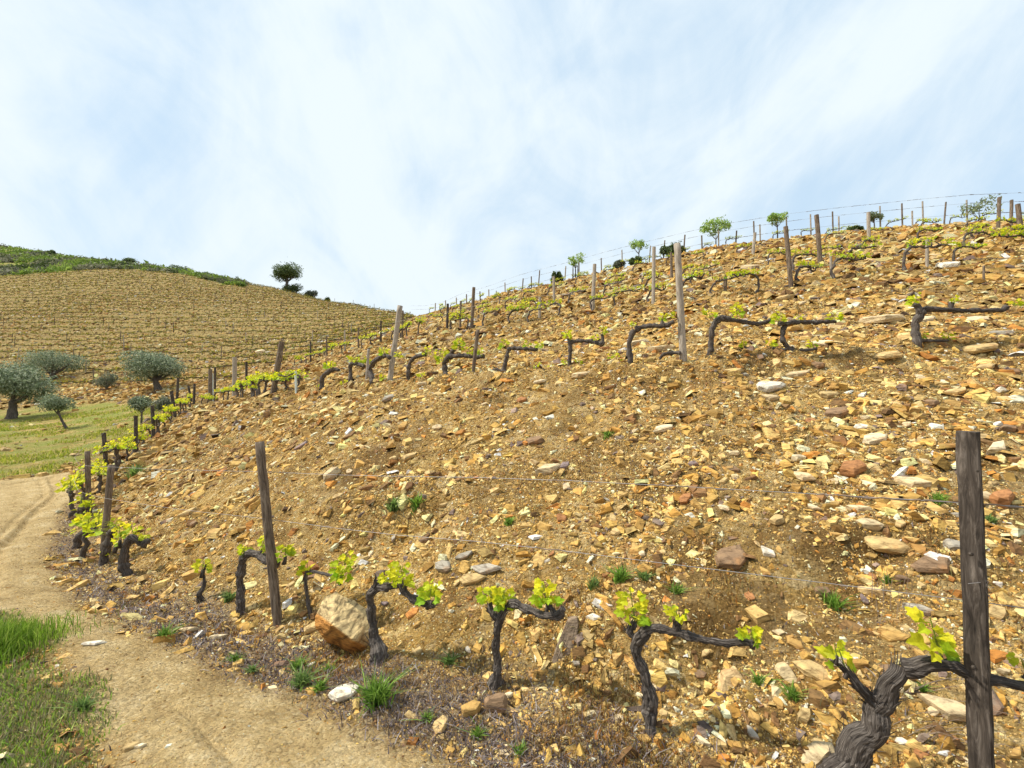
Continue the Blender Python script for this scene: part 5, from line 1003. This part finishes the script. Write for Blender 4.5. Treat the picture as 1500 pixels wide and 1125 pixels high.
HR = [  # u, v, width, flatness, turn, colour, label
 (1128, 570, 50, .45, .1, 'white', 'large pale flat stone just below the arching vine on the bank top'), (1145, 440, 34, .5, .1, 'tan', None), (1175, 446, 18, .6, .8, 'buff', None), (1430, 365, 40, .3, 0, 'ochre', None),
 (1248, 690, 48, .6, .5, 'rust', 'rusty slab with a purple face on the right bank'), (1340, 712, 46, .6, -.6, 'buff', 'big wedge-shaped pale rock left of the thick post'), (1225, 607, 40, .5, .1, 'brown', None), (1280, 645, 48, .4, .2, 'cream', None), (1260, 627, 30, .4, 0, 'white', None),
 (1340, 603, 26, .6, .4, 'ochre', None), (1295, 800, 70, .3, -.4, 'tan', 'long layered slab left of the thick post'), (1275, 770, 36, .5, -.3, 'buff', None), (1400, 575, 40, .35, .1, 'tan', None), (1460, 660, 44, .6, .4, 'cream', None), (1470, 735, 50, .7, .4, 'rust', 'orange-red rock just right of the thick post'),
 (1475, 630, 44, .45, .2, 'brown', None), (1175, 700, 34, .5, -.9, 'buff', None), (1138, 765, 30, .7, .3, 'tan', None), (1170, 672, 24, .6, .3, 'cream', None), (1125, 812, 26, .6, -1.1, 'white', None), (1070, 820, 60, .4, .6, 'brown', 'broad rust brown slab set in the bank above the three-tuft vine'),
 (1060, 745, 22, .5, -1.2, 'cream', None), (1190, 985, 60, .45, -.8, 'tan', 'long tan slab left of the huge twisted vine'), (1240, 975, 44, .4, -.3, 'grey', None), (1178, 1052, 30, .8, .5, 'tan', None),
 (1200, 1110, 56, .6, .2, 'buff', None), (1030, 1088, 24, .6, -.9, 'cream', None), (1395, 1045, 70, .55, -.7, 'buff', 'long ochre slab behind the thick post foot'), (1310, 935, 40, .4, -.3, 'ochre', None), (1345, 895, 50, .45, -.8, 'grey', None), (1365, 830, 60, .35, .0, 'brown', None),
 (727, 1037, 44, .9, .1, 'brown', 'squarish brown block at the foot of the slingshot vine'), (690, 1043, 32, .9, .2, 'ochre', None), (745, 1020, 18, .6, .1, 'cream', None), (503, 1016, 48, .35, .35, 'white', 'long white slab lying at the edge of the path'),
 (1000, 605, 8, .6, 0, 'white', None), (970, 630, 40, .4, .2, 'cream', None), (805, 690, 46, .5, .3, 'buff', 'pale layered rock in the middle of the bank'), (783, 648, 34, .5, -.3, 'brown', None), (650, 832, 34, .5, -.6, 'grey', None), (680, 815, 30, .4, .1, 'grey', None), (712, 835, 50, .3, -.4, 'grey', 'grey bedrock slab exposed above the slingshot vine'), (690, 850, 44, .3, -.2, 'tan', None),
 (576, 790, 18, .5, 1.3, 'grey', None), (543, 812, 14, .5, 1.4, 'cream', None), (525, 815, 12, .4, 1.3, 'white', None), (600, 670, 26, .5, .6, 'tan', None), (400, 682, 22, .4, .6, 'cream', None), (440, 655, 24, .4, .7, 'purple-grey', None), (495, 728, 20, .5, .3, 'tan', None), (620, 795, 22, .8, .2, 'brown', None),
 (870, 905, 24, .4, -.1, 'white', None), (1460, 900, 36, .5, .3, 'tan', None), (282, 845, 30, .7, .2, 'ochre', None), (320, 935, 26, .5, .4, 'cream', None), (275, 925, 26, .5, .3, 'buff', None), (192, 1096, 26, .5, .3, 'tan', None), (205, 1094, 20, .5, .3, 'cream', None), (137, 943, 30, .25, .5, 'white', 'thin white slab lying on the path'),
 (1300, 523, 50, .35, .1, 'tan', None), (1435, 512, 52, .35, .05, 'tan', None), (1205, 505, 46, .35, .1, 'cream', None), (1290, 470, 70, .3, .0, 'buff', 'pale bedrock patch behind the bank top row, right'), (1350, 470, 44, .3, .1, 'cream', None), (1430, 470, 50, .3, .1, 'cream', None), (1465, 490, 40, .35, -.1, 'grey', None), (930, 505, 44, .35, .0, 'cream', None), (970, 512, 44, .35, .05, 'buff', None), (1170, 550, 40, .4, .0, 'buff', None),
 (1075, 545, 30, .4, .1, 'tan', None), (1215, 580, 36, .4, .1, 'tan', None), (1440, 540, 46, .3, .1, 'tan', None), (1480, 545, 34, .3, 0, 'brown', None), (755, 500, 12, .5, 0, 'white', None), (840, 475, 10, .5, 0, 'white', None), (980, 482, 14, .5, 0, 'white', None), (850, 550, 30, .4, 0, 'buff', None), (790, 560, 22, .4, 0, 'cream', None), (570, 585, 30, .5, .6, 'grey', None), (555, 572, 22, .5, .1, 'tan', None), (545, 577, 16, .5, .1, 'cream', None),
 (382, 517, 16, .7, .2, 'cream', 'pale boulder on the valley floor right of the leaning post'), (393, 517, 9, .7, .2, 'white', None), (420, 518, 14, .5, .1, 'tan', None), (430, 521, 9, .6, .1, 'cream', None), (475, 495, 18, .5, 0, 'grey', None), (500, 500, 14, .5, 0, 'brown', None), (520, 497, 16, .4, 0, 'grey', None), (325, 498, 12, .4, 0, 'tan', None), (335, 502, 12, .4, 0, 'brown', None), (400, 505, 12, .4, 0, 'brown', None),
]
for i, (u, v, wd, fl_, tl, c_, lb) in enumerate(HR): rock(u, v, wd, fl_, tl, c_, 1000 + i * 3, lb, asp=.85)
# the boulder with the orange face
bb = hit(500, 950); s_ = bb[1] / F; mb = Mesh_()
def BP(u, v, dz): return at(u, v, bb[1] + dz)
cream_, orange_ = np.array([.52, .40, .21]), np.array([.50, .235, .06])
bm = bmesh.new()
pts_ = [BP(464, 897, .0), BP(476, 873, .12), BP(493, 868, .15), BP(517, 879, .15), BP(538, 892, .13), BP(547, 910, .08), BP(547, 938, -.02), BP(517, 937, -.19), BP(488, 915, -.17),
        BP(460, 915, .0), BP(470, 931, -.03), BP(507, 949, -.05), BP(521, 960, -.05), BP(547, 957, .0), BP(490, 900, .28), BP(532, 925, .28), BP(490, 950, .12)]
for p in pts_: bm.verts.new(Vector(p - bb))
bmesh.ops.convex_hull(bm, input=bm.verts[:])
for v in [v for v in bm.verts if not v.link_faces]: bm.verts.remove(v)
bmesh.ops.bevel(bm, geom=bm.edges[:], offset=.006, segments=1, affect='EDGES'); bmesh.ops.triangulate(bm, faces=bm.faces[:]); bmesh.ops.subdivide_edges(bm, edges=bm.edges[:], cuts=8, use_grid_fill=True)
co_ = np.array([v.co[:] for v in bm.verts]); nn2 = np.array([v.normal[:] for v in bm.verts]); co2 = co_ + nn2 * (.012 * noise2(co_[:, 0] * 16, co_[:, 2] * 16 + co_[:, 1] * 9, 8) + .010 * np.abs(noise2(co_[:, 0] * 34, co_[:, 2] * 34 + co_[:, 1] * 9, 9)))[:, None]
bm.verts.ensure_lookup_table(); bm.verts.index_update(); pu, pv = to_px(co2 + bb)
k_ = np.clip((pv - np.interp(pu, [466, 488, 517, 541], [899, 916, 938, 948])) / 4 + .5, 0, 1) * np.clip((545 - pu) / 12, 0, 1); cc_ = cream_[None] * (1 - k_[:, None]) + orange_[None] * k_[:, None]; crk = np.clip(np.abs(noise2(co_[:, 0] * 9 + 3, co_[:, 2] * 9 + co_[:, 1] * 5, 15)) / .07, .35, 1); cc_ = cc_ * crk[:, None]; cc_ = np.concatenate([cc_, np.ones((len(cc_), 1))], 1)
mb = Mesh_(); mb.v.append(co2); mb.f = [tuple(v.index for v in f.verts) for f in bm.faces]; mb.mi = [0] * len(mb.f); mb.c.append(cc_); mb.n = len(co2); bm.free()
o = mb.build('boulder', MS); o.location = Vector(bb); tag(o, 'big cream boulder with an orange lower face beside the bent vine', 'boulder')
def slab(outline, back, name, col, lab, dzf=lambda u, v: 0):
    b_ = hit(*outline[0]); bm = bmesh.new()
    for u, v in outline:
        p = at(u, v, b_[1] + dzf(u, v)); bm.verts.new(Vector(p - b_)); bm.verts.new(Vector(p - b_ + np.array([.01, back, -.01])))
    bmesh.ops.convex_hull(bm, input=bm.verts[:]); bmesh.ops.bevel(bm, geom=bm.edges[:], offset=.004, segments=1, affect='EDGES'); bmesh.ops.triangulate(bm, faces=bm.faces[:]); bmesh.ops.subdivide_edges(bm, edges=bm.edges[:], cuts=3, use_grid_fill=True)
    bm.verts.index_update(); c_ = np.array([v.co[:] for v in bm.verts]); n_ = np.array([v.normal[:] for v in bm.verts]); c_ = c_ + n_ * (.006 * noise2(c_[:, 0] * 30, c_[:, 2] * 20, 12))[:, None]
    mb = Mesh_(); mb.add(c_, [tuple(v.index for v in f.verts) for f in bm.faces], col); bm.free(); o = mb.build(name, MS); o.location = Vector(b_); ROCKS.append([o, outline[0][0], outline[0][1], 'grey', .1, .4, lab]); return o
slab([(812, 976), (808, 968), (818, 940), (832, 908), (845, 905), (848, 915), (842, 950), (830, 976)], .06, 'slate_rock', (.24, .18, .13), 'dark slab standing on end between the slingshot vine and three-tuft vine', lambda u, v: (976 - v) * .0016)
slab([(1052, 1025), (1062, 990), (1082, 982), (1094, 1000), (1098, 1026), (1080, 1030)], .07, 'slate_rock', (.58, .42, .22), 'pale upright block with orange stains below the arm of the three-tuft vine', lambda u, v: (1028 - v) * .002)
slab([(1170, 1010), (1140, 985), (1142, 975), (1155, 974), (1172, 1000), (1174, 1024)], .05, 'slate_rock', (.56, .44, .26), 'narrow cream slab leaning left, lower right of the bank', lambda u, v: (1024 - v) * .002)
rock(456, 922, 26, .6, .4, 'tan', 7001, 'tan stone tucked against the left side of the big boulder'); rock(604, 900, 22, .6, .4, 'orange', 7004, 'orange stone just right of the bent vine')
# the others that show large, scattered by chance
r = random.Random(4321); tgt = 300; tries = 0
taken = [(q_[1], q_[2], q_[4]) for q_ in ROCKS]
names = list(CN)[:9]; wts = [24, 22, 15, 7, 8, 12, 5, 1, 5]
while len(ROCKS) < tgt and tries < 5000:
    tries += 1; k = r.random()
    if k < .74: u = r.uniform(180, 1500) if k < .45 else r.uniform(820, 1500); v = r.uniform(545, 1110)
    elif k < .90: u = r.uniform(560, 1500); v = r.uniform(345, 545)
    else: u = r.uniform(90, 600); v = r.uniform(480, 600)
    b = hit(u, v)
    if b is None: continue
    x1, y1 = np.array([b[0]]), np.array([b[1]])
    if mask(m_path, x1, y1)[0] > .2 or mask(np.clip(m_lawn + m_field, 0, 1), x1, y1)[0] > .3: continue
    if b[1] > 75: continue
    wpx = min(44, 9 + r.paretovariate(1.9) * 6) * (1.15 if u > 1000 else .9)
    if v < 545: wpx = min(wpx, 30)
    if b[1] > 20: wpx = min(wpx, 16)
    if any(abs(u - a_) < wpx * .8 and abs(v - b_) < wpx * .6 for a_, b_, _ in taken): continue
    taken.append((u, v, 0)); rock(u, v, wpx, r.uniform(.3, .75), r.uniform(-1.5, 1.5), r.choices(names, wts)[0], 2000 + tries, asp=r.uniform(.75, 1.1))
LM = [(1430, 800, 'the thick dark post'), (1300, 1050, 'the huge twisted vine'), (1000, 950, 'the three-tuft vine'), (760, 930, 'the slingshot vine'), (500, 910, 'the orange-faced boulder'), (395, 780, 'the leaning brown post'), (170, 790, 'the path bend post'),
      (1400, 460, 'the black straight-armed vine'), (1180, 490, 'the S-curved vine'), (1000, 440, 'the tall pale post'), (850, 515, 'the squarish vine'), (700, 515, 'the short grey stake'), (578, 500, 'the tilted grey post'), (407, 540, 'the thick leaning post'), (230, 540, 'the round olive tree'),
      (1159, 380, 'the brown post in the third row'), (870, 420, 'the pale post in the third row'), (692, 450, 'the tall post near the saddle')]
GRP = {}
for q_ in ROCKS:
    o, u, v, cn, s, fl_, lb = q_
    if lb: continue
    L_ = min(LM, key=lambda l: (l[0] - u) ** 2 + (l[1] - v) ** 2); dx_, dy_ = u - L_[0], v - L_[1]
    rel = ('right of' if dx_ > 0 else 'left of') if abs(dx_) > abs(dy_) else ('below' if dy_ > 0 else 'above')
    GRP.setdefault((cn, 'slab' if fl_ < .5 else 'stone', rel, L_[2]), []).append((u, q_))
for (cn, sh, rel, lm), lst in GRP.items():
    lst.sort(key=lambda t_: t_[0])
    for i, (u, q_) in enumerate(lst):
        q_[6] = f'{cn} {sh} {rel} {lm}' + ('' if len(lst) == 1 else f', {ordn(i)} from the left of such')
for q_ in ROCKS: tag(q_[0], q_[6], 'rock', 'rocks strewn over the slope')

# rubble of the collapsed terrace wall below the far rows
r = np.random.RandomState(66); cs_ = []
for _ in range(900):
    u = r.uniform(88, 262); v = 566 + (u - 90) * .02 + r.normal(0, 7) + (6 if u < 150 else 0); q_ = hit(u, v)
    if q_ is not None and 20 < q_[1] < 60: cs_.append(q_)
cs_ = np.array(cs_); tag(scatter('terrace_rubble', cs_, r.uniform(.10, .34, len(cs_)), tones(len(cs_), r), .22, 67, thick=.4, lift=.5), 'tumbled terrace stones between the olive trees', None, None, 'stuff')
